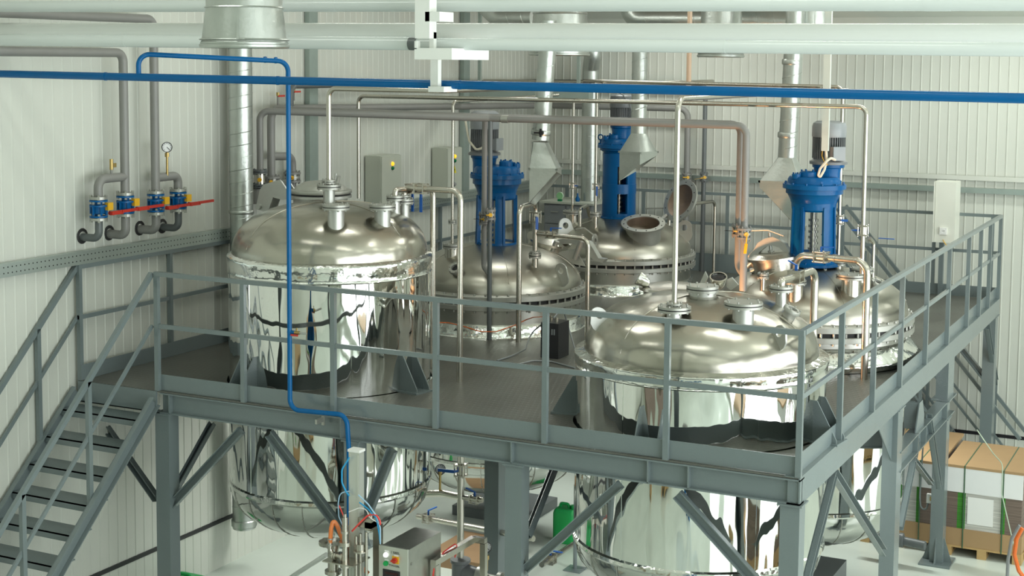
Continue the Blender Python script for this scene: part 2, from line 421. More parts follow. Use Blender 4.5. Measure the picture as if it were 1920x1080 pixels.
# ceiling lamps
for i, (x, y) in enumerate(LAMPS):
    zc = zceil(y)
    t = thing('ceiling_lamp', 'long fluorescent lamp fitting hanging under the white roof', 'lamp', (x, y, zc-0.15), 'fluorescent roof lamps')
    obj('lamp_housing', MB().box(x-1.0, x+1.0, y-0.15, y+0.15, zc-0.13, zc-0.07).box(x-0.7, x-0.66, y-.02, y+.02, zc-.07, zc+.02).box(x+.66, x+.7, y-.02, y+.02, zc-.07, zc+.02), WHITE, t)
    obj('lamp_tube', MB().cyl((x-.95, y-.06, zc-0.148), (x+.95, y-.06, zc-0.148), 0.016, 10).cyl((x-.95, y+.06, zc-0.148), (x+.95, y+.06, zc-0.148), 0.016, 10), WLAMP, t)

for (x, y) in UNDER_FILL:  # fittings for the added lamps under the deck
    t = thing('added_deck_lamp', 'added tube lamp brightening the space under the platform deck', 'lamp', (x, y, 2.26), 'added tube lamps under the deck')
    obj('lamp_housing', MB().box(x-.7, x+.7, y-.05, y+.05, 2.27, 2.31).box(x-.5, x-.47, y-.01, y+.01, 2.31, 2.49).box(x+.47, x+.5, y-.01, y+.01, 2.31, 2.49), WHITE, t)
    obj('lamp_tube', MB().cyl((x-.66, y, 2.256), (x+.66, y, 2.256), .012, 10), WLAMP, t)

# ================================================================== PLATFORM
ZD = 2.5; LX, LY = 6.04, 9.42; HB = 0.205
TANKS = {'T1': (1.06, 1.29, .96), 'T4': (4.80, 1.29, 1.055), 'T2': (1.10, 4.68, 1.05), 'T5': (4.84, 4.63, 1.05), 'T3': (1.22, 8.07, 1.05)}
plat = thing('steel_platform', 'grey painted steel platform carrying the five steel tanks on columns', 'platform', (3, 4, 0))
def holed_plate(x0, x1, y0, y1, z0, z1, holes, xb=None):
    bm = bmesh.new(); loops = []
    def ring(pts, z):
        vs = [bm.verts.new((a, b, z)) for a, b in pts]; es = [bm.edges.new((vs[i], vs[(i+1) % len(vs)])) for i in range(len(vs))]; return vs, es
    outline = [(x0, y0), (x1, y0), (x1, y1), (3.3, y1), (3.3, YB-.12), (x0, YB-.12)]
    hp = [[(cx+r*cos(2*pi*i/64), cy+r*sin(2*pi*i/64)) for i in range(64)] for cx, cy, r in holes]
    allr = []
    for z in (z0, z1):
        es = []; rs = []
        for pts in [outline]+hp:
            v, e = ring(pts, z); es += e; rs.append(v)
        bmesh.ops.triangle_fill(bm, use_beauty=True, edges=es); allr.append(rs)
    for a, b in zip(*allr):
        for i in range(len(a)):
            j = (i+1) % len(a); bm.faces.new((a[i], a[j], b[j], b[i]))
    vs = [tuple(v.co) for v in bm.verts]; bm.verts.index_update(); fs = [tuple(v.index for v in f.verts) for f in bm.faces]; bm.free()
    return MB().add(vs, fs)
obj('deck_plate', holed_plate(-0.92, LX-.01, 0.01, LY, ZD-0.012, ZD, [(c[0], c[1], c[2]+(.02 if k in ('T1', 'T4') else 0.0)) for k, c in TANKS.items()]), DECK, plat)
def ibeam(p, q, h=HB-.014, w=0.11, t=0.012, face=None):
    """I section, top at p.z"""
    p, q = Vector(p), Vector(q); a = (q-p).normalized(); n = a.cross(Vector((0, 0, 1))); mb = MB(); c = (p+q)/2; L_ = (q-p).length/2
    mb.obox(c+Vector((0, 0, -t/2)), a*L_, n*w/2, Vector((0, 0, t/2)))
    mb.obox(c+Vector((0, 0, -h+t/2)), a*L_, n*w/2, Vector((0, 0, t/2)))
    mb.obox(c+Vector((0, 0, -h/2)), a*L_, n*t/2, Vector((0, 0, h/2-t)))
    return mb
ZB = ZD-0.014
fb = ibeam((0.05, 0.055, ZB), (LX, 0.055, ZB))
for x in (0.16, 2.02, 3.66, 4.84, 5.17): fb.box(x-.006, x+.006, 0.0, 0.11, ZB-HB+.02, ZB-.012)
obj('front_beam', fb, GREY, plat)
sb = MB().box(LX-0.012, LX, 0.0, LY, ZD-HB, ZD).box(LX-.10, LX-.012, 0, LY, ZD-HB, ZD-HB+.012).box(LX-.12, LX+.0, 0, LY, ZD, ZD+.004)
for y in (0.02, 3.4): sb.box(LX-.1, LX-.012, y, y+.012, ZD-HB, ZD)
obj('side_beam', sb, GREY, plat)
obj('stair_landing_beam', MB().box(-0.92, 0.02, -0.01, 0.01, ZD-0.20, ZD-.004).box(-.92, .02, -.01, .06, ZD-.2, ZD-.19), GREY, plat)
obj('wall_side_beam', ibeam((-0.85, 0.0, ZB), (-0.85, YB-.15, ZB)), GREY, plat)
obj('rear_beam', ibeam((-0.9, LY-.06, ZB), (LX-.02, LY-.06, ZB)), GREY, plat)
for y in (2.6, 3.35, 6.0, 6.75): obj('cross_beam', ibeam((-0.8, y, ZB), (LX-.1, y, ZB), w=.1), GREY, plat)
for x in (0.03, 2.15, 3.72): obj('joist', ibeam((x, 0.12, ZB-.02), (x, LY-.15, ZB-.02), w=.08, h=.16), GREY, plat)
def column(x0, x1, y0, y1, z1=ZD-HB, foot=True):
    """H-section column with base plate and gussets"""
    t = 0.012; mb = MB().box(x0, x1, y0, y0+t, 0.02, z1).box(x0, x1, y1-t, y1, 0.02, z1).box((x0+x1)/2-t/2, (x0+x1)/2+t/2, y0+t, y1-t, .02, z1)
    mb.box(x1-t, x1, y0+t, y1-t, .02, z1)
    mb.box(x0-.1, x1+.1, y0-.1, y1+.1, 0, .02).box(x0-.02, x1+.02, y0-.02, y1+.02, z1-.012, z1)
    if foot:
        xm, ym = (x0+x1)/2, (y0+y1)/2
        for sx in (-1, 1): mb.prism([(xm+sx*(x1-x0)/2, ym-.005, .02), (xm+sx*((x1-x0)/2+.09), ym-.005, .02), (xm+sx*(x1-x0)/2, ym-.005, .3)], (0, .01, 0))
        mb.prism([(xm-.005, y0, .02), (xm-.005, y0-.09, .02), (xm-.005, y0, .3)], (.01, 0, 0))
    return mb
def xu(u, v, y): return Y(u, v, y).x
for (ul, ur, y0, dy) in ((293, 318, .0, .14), (645, 671, .0, .14), (947, 978, .0, .14), (1463, 1500, .0, .15)):
    a, b = xu(ul, 930, y0), xu(ur, 930, y0); obj('column', column(a, b, y0, y0+dy), GREY, plat)
for (x0, x1, y0, y1) in ((5.89, 6.03, 3.4, 3.62), (5.88, 6.03, 9.2, 9.4),
                         (-0.12, 0.04, 3.4, 3.58), (2.08, 2.24, 2.55, 2.7), (3.6, 3.76, 2.55, 2.7), (2.08, 2.24, 6.0, 6.15), (3.6, 3.76, 6.0, 6.15)):
    obj('column', column(x0, x1, y0, y1), GREY, plat)
# diagonal braces: (from pixel, to pixel, plane y) on the front row, then free ones
def brace(p, q, w=.075, side=(0, -1, 0)):
    obj('brace', MB().channel(p, q, .05, w, .008, side), GREY, plat)
brace(Y(326, 945, .09), Y(455, 806, .09)); brace(Y(328, 925, .4), Y(400, 795, .9), .06)
brace(Y(196, 792, .5), Y(297, 935, .12), .07)
brace(Y(508, 812, .09), Y(648, 1000, .09), .085); brace(Y(690, 965, .12), Y(738, 842, .12), .085)
brace(Y(985, 1068, .09), Y(1165, 907, .09)); brace(Y(1043, 880, 1.2), Y(992, 1010, .2), .06)
brace(Y(1272, 925, .09), Y(1425, 1095, .09), .085)
brace(X(1560, 888, 5.98), X(1652, 1035, 5.98), .075, (1, 0, 0)); brace(X(1558, 888, 5.98), X(1506, 1090, 5.98), .075, (1, 0, 0))
brace(X(1683, 990, 5.98), X(1716, 825, 5.98), .08, (1, 0, 0))
brace(X(1708, 860, 5.98), X(1742, 905, 5.98), .05, (1, 0, 0)); brace(X(1757, 912, 5.98), X(1737, 780, 5.98), .07, (1, 0, 0))
brace(X(1864, 716, 5.98), X(1847, 612, 5.98), .09, (1, 0, 0)); brace(Y(1806, 655, 9.3), Y(1846, 705, 9.3), .06)
# lower beam that carries the right hand rear tank
lbz = X(1690, 838, 5.98).z
lb = ibeam((5.98, 3.55, X(1692, 832, 5.98).z), (5.98, 6.35, X(1692, 832, 5.98).z), h=.2, w=.12)
for y in (4.35, 4.75, 5.9): lb.box(5.92, 6.04, y-.006, y+.006, X(1692, 832, 5.98).z-.19, X(1692, 832, 5.98).z)
obj('tank_support_beam', lb, GREY, plat)
lz = X(1692, 832, 5.98).z
obj('column', column(5.89, 6.03, 5.95, 6.13, z1=lz-.2), GREY, plat)
sp_ = MB().box(5.90, 6.03, 5.95, 6.3, lz, ZD-HB-.002).box(5.86, 6.06, 5.9, 6.35, lz, lz+.015)
obj('tank_support_bracket', sp_, GREY, plat); sp_ = MB()
sp_.prism([(6.0, 4.35, lz), (6.0, 4.75, lz), (6.0, 4.75, lz+.12), (6.0, 4.65, lz+.28), (6.0, 4.5, lz+.28)], (.012, 0, 0)).box(5.86, 6.0, 4.5, 4.512, lz, lz+.28)
obj('tank_support_bracket', sp_, GREY, plat)
gz = ZD-HB
obj('gusset_plate', MB().prism([(5.97, 3.4, gz), (5.97, 2.75, gz), (5.97, 3.4, gz-.5)], (.01, 0, 0)), GREY, plat)
sbm = ibeam((4.0, 3.5, ZD-HB+.02), (5.9, 3.5, ZD-HB+.02), h=.16); obj('cross_beam', sbm, GREY, plat)

# ------------------------------------------------------------------ railings
RT, RM, TB = 1.1, 0.60, 0.15
def railing(name, label, a, b, posts, inner, z=ZD, rt=RT, rm=RM, tb=TB, toe=True, group='platform railings'):
    a, b = Vector(a), Vector(b); d = (b-a).normalized(); n = Vector(inner)
    t = thing(name, label, 'railing', ((a.x+b.x)/2, (a.y+b.y)/2, z), group)
    up = Vector((0, 0, 1)); o = n*0.02
    obj('top_rail', MB().beam(a+o+up*(rt-.02), b+o+up*(rt-.02), .045, .04), GREY, t)
    obj('mid_rail', MB().beam(a+o+up*rm, b+o+up*rm, .025, .04), GREY, t)
    if toe: obj('toeboard', MB().beam(a+n*.045+up*(tb/2), b+n*.045+up*(tb/2), .005, tb-.004), GREY, t)
    for s in posts:
        p = a+d*s+o
        obj('post', MB().box(p.x-.022, p.x+.022, p.y-.02, p.y+.02, z+(-.03 if z == ZD and abs(n.y) < 2 and False else 0), z+rt-.04), GREY, t)
    return t
railing('platform_railing', 'grey steel railing along the front edge of the platform', (0, 0, ZD), (LX, 0, ZD), [0.02, .99, 1.94, 2.95, 3.95, 4.98, LX-.02], (0, 1, 0))
railing('platform_railing', 'pale lit grey railing along the right hand edge of the platform', (LX, 0.05, ZD), (LX, LY, ZD), [1.15, 2.3, 3.41, 4.6, 5.79, 7.0, 7.83, 8.53, LY-.07], (-1, 0, 0))
railing('platform_railing', 'short grey railing at the back right corner beside the white wall box', (3.91, LY, ZD), (LX-.03, LY, ZD), [0.05, 1.27, 2.1-.09], (0, -1, 0))
railing('platform_railing', 'grey railing along the left white wall under the perforated tray', (-0.93, 0, ZD), (-0.93, 9.8, ZD), [0.02, 1.32, 2.72, 4.1, 5.5, 6.9, 8.3], (1, 0, 0))
railing('platform_railing', 'grey railing in front of the back wall behind the open manhole', (-0.9, 9.93, ZD), (3.3, 9.93, ZD), [0.5, 1.75, 3.05, 4.15], (0, -1, 0), rt=1.16, rm=.70, tb=.27)
# ------------------------------------------------------------------ front stairs
st = thing('front_staircase', 'open grey steel staircase leading up to the platform at the left wall', 'staircase', (-.48, -1.3, 0))
for x, s in ((0.0, 1), (-.93, 1)):
    obj('stringer', MB().channel((x, -.03, ZD-.09), (x, -2.50, .05), .05, .13, .008, (s, 0, 0)), GREY, st)
for i in range(11):
    zf = 2.275-.2085*i; y = -.24-.2085*i
    obj('tread', MB().box(-.92, -.01, y, y+.235, zf-.012, zf).box(-.92, -.01, y, y+.008, zf-.06, zf), DECK if False else GREY, st)
for x, nm in ((-.03, 'handrail'), (-.93, 'handrail')):
    hb = MB().beam((x, 0.01, ZD+RT-.02), (x, -2.5, RT+.0-.02), .04, .045)
    obj(nm, hb, GREY, st)
    obj('mid_rail', MB().beam((x, 0.01, ZD+RM), (x, -2.5, RM), .02, .035), GREY, st)
for x in (-.03, -.93):
    for y in ((-.83, -1.62, -2.45) if x > -.5 else (-.50, -1.4, -2.4)):
        obj('post', MB().box(x-.02, x+.02, y-.022, y+.022, ZD+y-.02, ZD+y+RT-.03), GREY, st)
# ------------------------------------------------------------------ back stairs
bs = thing('rear_staircase', 'dark grey staircase going down behind the platform along the back wall', 'staircase', (5.2, 9.8, 0))
y0, y1 = 9.5, 10.0
xs = 3.35
for y in (y0, y1-.02):
    obj('stringer', MB().channel((xs, y, ZD-.1), (xs+2.45, y, .05), .05, .16, .008, (0, 1, 0)), GREY, bs)
    obj('handrail', MB().beam((xs+.5, y, ZD+RT-.04), (xs+3.0, y, RT-.45), .04, .045), GREY, bs)
    obj('mid_rail', MB().beam((xs+.3, y, ZD+RM+.1), (xs+2.95, y, RM-.45), .03, .03), GREY, bs)
    obj('lower_rail', MB().beam((xs+.3, y, ZD+.25), (xs+2.4, y, .12), .03, .03), GREY, bs)
    for k in (.9, 1.7, 2.6): obj('post', MB().box(xs+k-.02, xs+k+.02, y-.02, y+.02, max(0.02, ZD-k-.05), ZD+RT+.35-k-.05), GREY, bs)
for i in range(11): obj('tread', MB().box(xs+.1+.22*i, xs+.32+.22*i, y0, y1, ZD-.22-.215*i, ZD-.205-.215*i), GREY, bs)

# ================================================================== TANKS
def dome_z(T, x, y):
    cx, cy, R, z0, h, n = T['dome']; q = sqrt((x-cx)**2+(y-cy)**2)/R
    return z0 + h*max(0.0, 1-q**n)**(1/n) if q < 1 else z0
def hit(T, u, v):
    """first point of the dome met by the sight line through pixel (u,v)"""
    d = _ray(u, v); a = 9.0
    while a < 24:
        p = CAM+d*a
        cx, cy, R = T['dome'][:3]
        if (p.x-cx)**2+(p.y-cy)**2 < R*R and p.z <= dome_z(T, p.x, p.y): return p
        a += .004
    return CAM + d*14
def dome_mb(T, n=72):
    cx, cy, R, z0, h, e = T['dome']; prof = []
    for i in range(26):
        t = pi/2*i/25; r = R*cos(t)**(2/e); z = h*sin(t)**(2/e); prof.append((max(r, 0.0) if i < 25 else 0.0005, z))
    return MB().lathe(prof, (cx, cy, z0), n=n, cap=False)
def dish_mb(cx, cy, R, z0, h, e=2.2, n=72):
    prof = []
    for i in range(20):
        t = pi/2*i/19; prof.append((R*cos(t)**(2/e) if i < 19 else 0.0005, -h*sin(t)**(2/e)))
    return MB().lathe(prof, (cx, cy, z0), n=n, cap=False)
def nozzle(t, T, u, vbase, vtop, r, R, m=SATINW, blind=True, nb=8, fl=FLG, name='nozzle', thick=.018):
    """pipe stub rising from the dome to a bolted flange whose middle is at row vtop"""
    p = hit(T, u, vbase); d = Vector((p.x-CAM.x, p.y-CAM.y, 0)).normalized()
    c = Vector((p.x+d.x*r, p.y+d.y*r, p.z)); zt = zat(c.x, c.y, vtop)
    s = obj(name, MB().lathe([(r*1.12, 0), (r*1.02, .03), (r, .05), (r, zt-(p.z-.06))], (c.x, c.y, p.z-.06), n=24, cap=False), m, t)
    f = MB().flange((c.x, c.y, zt), (0, 0, 1), R, thick, nb, .009)
    fo = obj('flange', f, fl, s)
    obj('gasket', MB().cyl((c.x, c.y, zt-.005), (c.x, c.y, zt+.005), R*.96, 28), BLKR, s)
    if not blind: pass
    return Vector((c.x, c.y, zt+thick))
def lug(t, p, radial, size=.11, m=SATINW, lean=0.0):
    """lifting eye plate standing on the dome"""
    p = Vector(p); rd = Vector(radial).normalized(); up = (Vector((0, 0, 1))+rd*lean).normalized(); th = rd.cross(up).normalized()*.009
    n = 20; inn = []; out = []; c = p+up*size*1.05
    for i in range(n):
        a = 2*pi*i/n; ca, sa = cos(a), sin(a)
        inn.append(c+(rd*ca+up*sa)*size*.36)
        k = 1.0 if sa > -.2 else 1.0+min(1.2, (-.2-sa)*1.5)
        q = c+(rd*ca*k+up*sa*k)*size*.85; out.append(q)
    vs = []
    for s in (-1, 1): vs += [q+th*s for q in inn]+[q+th*s for q in out]
    fs = []
    for i in range(n):
        j = (i+1) % n
        fs += [(i, j, n+j, n+i), (2*n+i, 3*n+i, 3*n+j, 2*n+j), (i, 2*n+i, 2*n+j, j), (n+i, n+j, 3*n+j, 3*n+i)]
    return obj('lifting_lug', MB().add(vs, fs), m, t)
def bracket(t, cx, cy, R, ang, z=ZD, w=.17, L_=.2, h=.34):
    d = Vector((cos(ang), sin(ang), 0)); n = Vector((-sin(ang), cos(ang), 0)); c = Vector((cx, cy, z)); mb = MB()
    for s in (-1, 1):
        b = c+n*s*w/2
        mb.prism([b+d*(R-.02), b+d*(R+L_), b+d*(R+L_)+Vector((0, 0, .04)), b+d*(R+.03)+Vector((0, 0, h)), b+d*(R-.02)+Vector((0, 0, h))], n*.012)
    mb.obox(c+d*(R+L_/2)+Vector((0, 0, .008)), d*(L_/2+.02), n*(w/2+.03), Vector((0, 0, .008)))
    return obj('support_bracket', mb, GREY, t)
def angle_to(T, p): return atan2(p.y-T['c'][1], p.x-T['c'][0])

def rivets(mb, cx, cy, R, z0, h, e, nrad=20, k=6):
    for i in range(nrad):
        a = 2*pi*i/nrad
        for j in range(1, k):
            t = pi/2*j/(k+1); r = R*cos(t)**(2/e); z = z0-h*sin(t)**(2/e)
            nn = Vector((cos(a)*r/R/R, sin(a)*r/R/R, (z-z0)/h/h)).normalized(); p = Vector((cx+r*cos(a), cy+r*sin(a), z))
            mb.cyl(p-nn*.004, p+nn*.005, .008, 6)
    return mb
def seams(mb, cx, cy, R, z0, h, e, nrad=20):
    for i in range(nrad):
        a = 2*pi*(i+.0)/nrad; pts = []
        for j in range(10):
            t = pi/2*j/10; r = R*cos(t)**(2/e)+.002; pts.append((cx+r*cos(a), cy+r*sin(a), z0-h*sin(t)**(2/e)-.001))
        mb.tube(pts, .004, 5)
    return mb

def tall_tank(key, label, R, zr, zr2, hdome, Rdome, e, zb=1.52):
    cx, cy, _ = TANKS[key]
    t = thing('mirror_clad_tank', label, 'tank', (cx, cy, .98), 'mirror clad front tanks')
    T = {'c': (cx, cy), 'dome': (cx, cy, Rdome, zr2, hdome, e), 't': t}
    obj('cladding', MB().lathe([(R, zb), (R, zr)], (cx, cy, 0), n=96, cap=False), MIRROR, t)
    sm = MB()
    for a in (-1.85, -.78, .4, 1.7, 2.8): sm.obox((cx+(R+.002)*cos(a), cy+(R+.002)*sin(a), (zb+zr)/2), Vector((cos(a), sin(a), 0))*.002, Vector((-sin(a), cos(a), 0))*.005, Vector((0, 0, (zr-zb)/2)))
    obj_split('cladding_seam', sm, MIRROR, t)
    obj('rim_band', MB().lathe([(R, zr-.01), (R+.012, zr), (R+.006, zr+.012), (R+.006, zr+.05), (R+.018, zr2-.03), (R+.012, zr2-.008), (Rdome+.02, zr2+.006), (Rdome-.01, zr2+.02)], (cx, cy, 0), n=120, cap=False), FOIL, t)
    obj('dome', dome_mb(T, 96), DOME, t)
    wl = MB()
    for a in (-.15, 1.1, 2.6, -1.95):
        pts = []
        for j in range(14):
            q = Rdome*(.99-.07*j); x, y = cx+q*cos(a), cy+q*sin(a); pts.append((x, y, dome_z(T, x, y)+.001))
        wl.tube(pts, .006, 6)
    obj_split('weld_seam', wl, DOMEB, t)
    obj('lower_bead', MB().lathe([(R, zb+.035), (R+.014, zb+.02), (R+.016, zb-.01), (R, zb-.03)], (cx, cy, 0), n=96, cap=False), FOIL, t)
    obj('lower_dish', dish_mb(cx, cy, R-.004, zb-.01, .50), DISH, t)
    sm_ = seams(rivets(MB(), cx, cy, R, zb-.01, .50, 2.2), cx, cy, R, zb-.01, .5, 2.2)
    obj('rivet_row', sm_, FLG, t)
    obj('outlet', MB().cyl((cx, cy, zb-.65), (cx, cy, zb-.5), .07).cyl((cx, cy, zb-.68), (cx, cy, zb-.65), .12, 24), STEEL, t)
    return t, T
def bolted_tank(key, label, zb=1.06, skirt='ring'):
    cx, cy, _ = TANKS[key]
    t = thing('reactor_tank', label, 'tank', (cx, cy, .95), 'bolted reactor tanks')
    R = .98; T = {'c': (cx, cy), 'dome': (cx, cy, .985, 2.975, .46, 2.15), 't': t}
    o = (cx, cy, 0)
    obj('dome', dome_mb(T, 96), DOMEB, t)
    f = obj('upper_flange_ring', MB().lathe([(.985, 2.90), (1.045, 2.90), (1.05, 2.905), (1.05, 2.955), (1.045, 2.96), (.985, 2.978)], o, n=96, cap=False), FLG, t)
    obj('lower_flange_ring', MB().lathe([(.97, 2.80), (1.045, 2.80), (1.05, 2.805), (1.05, 2.852), (1.045, 2.857), (.97, 2.86)], o, n=96, cap=False), FLG, t)
    obj('gasket_band', MB().lathe([(1.0, 2.855), (1.0, 2.902)], o, n=72, cap=False), BLKR, t)
    bm_ = MB(); bm_.bolts((cx, cy, 2.88), (0, 0, 1), 1.022, 52, .013, .105)
    obj('flange_bolts', bm_, FLG, t)['label'] = 'ring of bolts clamping the two flange rings'
    obj('neck', MB().lathe([(.985, 2.80), (.985, 2.60)], o, n=72, cap=False), STEELD, t)
    if skirt == 'ring':
        obj('deck_collar', MB().lathe([(.985, 2.64), (1.02, 2.63), (1.035, 2.58), (1.04, 2.515), (1.05, 2.50), (1.0, 2.49)], o, n=96, cap=False), FOIL, t)
    else:
        obj('deck_collar', MB().lathe([(.985, 2.74), (1.0, 2.73), (1.13, 2.60), (1.135, 2.575), (1.03, 2.565), (1.03, 2.50)], o, n=96, cap=False), FOIL, t)
    obj('cladding', MB().lathe([(1.0, 2.6), (1.0, zb)], o, n=80, cap=False), MIRROR, t)
    obj('lower_bead', MB().lathe([(1.0, zb+.03), (1.014, zb+.02), (1.016, zb-.01), (1.0, zb-.03)], o, n=80, cap=False), FOIL, t)
    obj('lower_dish', dish_mb(cx, cy, .996, zb-.01, .50), DISH, t)
    obj('rivet_row', seams(rivets(MB(), cx, cy, 1.0, zb-.01, .5, 2.2), cx, cy, 1.0, zb-.01, .5, 2.2), FLG, t)
    obj('outlet', MB().cyl((cx, cy, zb-.65), (cx, cy, zb-.5), .07).cyl((cx, cy, zb-.68), (cx, cy, zb-.65), .12, 24), STEEL, t)
    wl = MB()
    for a in (.3, -.95, -2.2, 1.9):
        pts = [(cx+.98*k*cos(a), cy+.98*k*sin(a), dome_z(T, cx+.98*k*cos(a), cy+.98*k*sin(a))+.001) for k in [.3+.068*j for j in range(11)]]
        wl.tube(pts, .005, 6)
    obj_split('weld_seam', wl, DOMEB, t)
    return t, T
# --- front left tank
t1, T1 = tall_tank('T1', 'tall mirror clad steel tank at the front left behind the blue drop pipe', .96, 3.54, 3.70, .49, .93, 2.35)
for p in ((505, 728), (782, 735)): bracket(t1, 1.06, 1.29, .96, angle_to(T1, Z(*p, ZD)))
bracket(t1, 1.06, 1.29, .96, radians(150))
N1a = nozzle(t1, T1, 617, 380, 350, .055, .115, nb=6, blind=False)
nozzle(t1, T1, 630, 432, 388, .075, .125)
nozzle(t1, T1, 717, 424, 388, .075, .125)
N1b = nozzle(t1, T1, 758, 404, 377, .05, .09, nb=6, blind=False)
N1c = nozzle(t1, T1, 741, 392, 371, .045, .085, nb=6, blind=False)
# rear manhole of the front left tank
mc = Vector((.62, 1.78, 0)); mz = dome_z(T1, mc.x, mc.y)
mh = obj('manhole', MB().lathe([(.27, mz-.08), (.27, mz+.09), (.31, mz+.09), (.31, mz+.115), (.29, mz+.12)], (mc.x, mc.y, 0), n=48, cap=False), SATINW, t1)
obj('gasket', MB().lathe([(.29, mz+.115), (.30, mz+.12), (.30, mz+.135), (.28, mz+.14)], (mc.x, mc.y, 0), n=48, cap=False), BLKR, mh)
obj('lid', MB().lathe([(.31, mz+.135), (.315, mz+.15), (.31, mz+.165), (.26, mz+.17), (.24, mz+.20), (.15, mz+.245), (.001, mz+.26)], (mc.x, mc.y, 0), n=48, cap=False), FLG, mh)
# hinge arm of that manhole: pale plates reaching to the left
hp = MB(); yv = Vector((0, .014, 0))
hb = [Y(u, v, 1.6) for u, v in ((548, 372), (528, 341), (524, 337), (494, 346), (487, 356), (479, 392), (502, 398), (512, 370), (530, 375))]
hp.prism(hb, (0, .02, 0)).prism([p+Vector((0, .12, 0)) for p in hb], (0, .02, 0))
hp.cyl(hb[5]+Vector((.05, -.03, .03)), hb[5]+Vector((.05, .18, .03)), .03, 14)
obj('hinge_arm', hp, SATINW, mh)
obj('clamp_screw', MB().cyl(Y(628, 356, 1.8), Y(630, 325, 1.8), .012, 10).cyl(Y(630, 352, 1.8), Y(636, 330, 1.8), .016, 10), SATINW, mh)
# --- front right tank
t4, T4 = tall_tank('T4', 'tall mirror clad steel tank at the front right corner of the platform', 1.055, 3.0, 3.11, .49, .985, 2.35)
bracket(t4, 4.80, 1.29, 1.055, -pi/2-.02, L_=.16, w=.19); bracket(t4, 4.80, 1.29, 1.055, angle_to(T4, Z(1066, 772, ZD))); bracket(t4, 4.80, 1.29, 1.055, angle_to(T4, Z(1565, 830, ZD))); bracket(t4, 4.8, 1.29, 1.055, pi/2)
N4a = nozzle(t4, T4, 1264, 602, 579, .062, .135, nb=8, blind=False)
nozzle(t4, T4, 1317, 558, 541, .115, .135, thick=.022)
nozzle(t4, T4, 1393, 612, 571, .085, .155)
N4b = nozzle(t4, T4, 1464, 575, 541, .045, .10, nb=6, blind=False)
def glass(t, T, u, v, r=.07):
    p = hit(T, u, v); e = .01
    nx = (dome_z(T, p.x-e, p.y)-dome_z(T, p.x+e, p.y))/(2*e); ny = (dome_z(T, p.x, p.y-e)-dome_z(T, p.x, p.y+e))/(2*e); n = Vector((nx, ny, 1)).normalized()
    s = obj('sight_glass', MB().lathe([(r, -.04), (r, .05), (r*1.35, .05), (r*1.35, .075), (r*1.3, .08), (r*.75, .08), (r*.7, .055)], p, n, 28, cap=False).bolts(p+n*.07, n, r*1.17, 6, .008, .022), FLG, t)
    obj('glass_pane', MB().cyl(p+n*.05, p+n*.058, r*.76, 24), BLK, s); return p
glass(t4, T4, 1478, 594, .055)
for (u, v) in ((1458, 640), (1128, 606)):
    p = hit(T4, u, v); lug(t4, p-Vector((0, 0, .02)), (p.x-4.8, p.y-1.29, 0), .085, lean=.25)
# rear manhole lid of the front right tank
mc = Vector((4.32, 1.88, 0)); mz = dome_z(T4, mc.x, mc.y)
mh = obj('manhole', MB().lathe([(.26, mz-.1), (.26, mz+.05), (.30, mz+.055), (.30, mz+.08), (.27, mz+.085), (.2, mz+.10), (.001, mz+.11)], (mc.x, mc.y, 0), n=48, cap=False), STEEL, t4)
a_ = Y(1395, 533, 2.0)
hg = MB().prism([Y(u, v, 2.0) for u, v in ((1308, 540), (1322, 509), (1327, 520), (1318, 540))], (0, .02, 0)).prism([Y(u, v, 2.05) for u, v in ((1362, 538), (1362, 524), (1372, 520), (1384, 534), (1370, 544))], (0, .02, 0))
obj_split('hinge_plate', hg, SATINW, mh)
def eye_lamp(t, c, ax, r):
    c = Vector(c); s = obj('inspection_lamp', MB().lathe([(r*.5, -.09), (r*.8, -.06), (r, -.01), (r*1.05, .0), (r*1.05, .02), (r*.9, .02)], c, ax, 28, cap=False), FOIL, t)
    obj('lamp_glass', MB().lathe([(r*.95, .005), (r*.6, .012), (.001, .015)], c, ax, 24, cap=False), BLK, s)
eye_lamp(t4, Y(1347, 522, 1.95), (.1, -.35, .8), .075); eye_lamp(t4, Y(1200, 523, 1.7), (-.75, -.3, .45), .06)
# --- rear tanks
t2, T2 = bolted_tank('T2', 'bolted steel reactor tank in the middle with the left blue drive on it')
t5, T5 = bolted_tank('T5', 'bolted steel reactor tank at the right with the big bright blue drive', skirt='cone')
t3, T3 = bolted_tank('T3', 'bolted steel reactor tank at the back with an open round manhole')
N2a = nozzle(t2, T2, 1003, 502, 479, .035, .07, nb=6, blind=False, m=STEEL)
N2b = nozzle(t2, T2, 848, 482, 461, .085, .11, m=STEEL)
glass(t2, T2, 858, 510, .06)
p = hit(T2, 1052, 525); lug(t2, p, (p.x-1.1, p.y-4.68, 0), .1)
N3a = nozzle(t3, T3, 1073, 420, 398, .09, .13, m=STEEL)
N3b = nozzle(t3, T3, 1116, 428, 402, .035, .075, nb=6, m=STEEL)
for u, v in ((1280, 444), (1116, 470), (1062, 440)):
    p = hit(T3, u, v); lug(t3, p, (p.x-1.22, p.y-8.07, 0), .12, lean=.15)
N5a = nozzle(t5, T5, 1490, 568, 528, .075, .11, m=STEEL)
nozzle(t5, T5, 1595, 556, 518, .095, .15, m=STEEL)
N5c = nozzle(t5, T5, 1615, 530, 506, .05, .12, m=STEEL); N5d = nozzle(t5, T5, 1430, 545, 517, .03, .06, nb=6, m=STEEL)
N5e = nozzle(t5, T5, 1571, 504, 493, .04, .075, nb=6, m=STEEL)
glass(t5, T5, 1640, 540, .055)
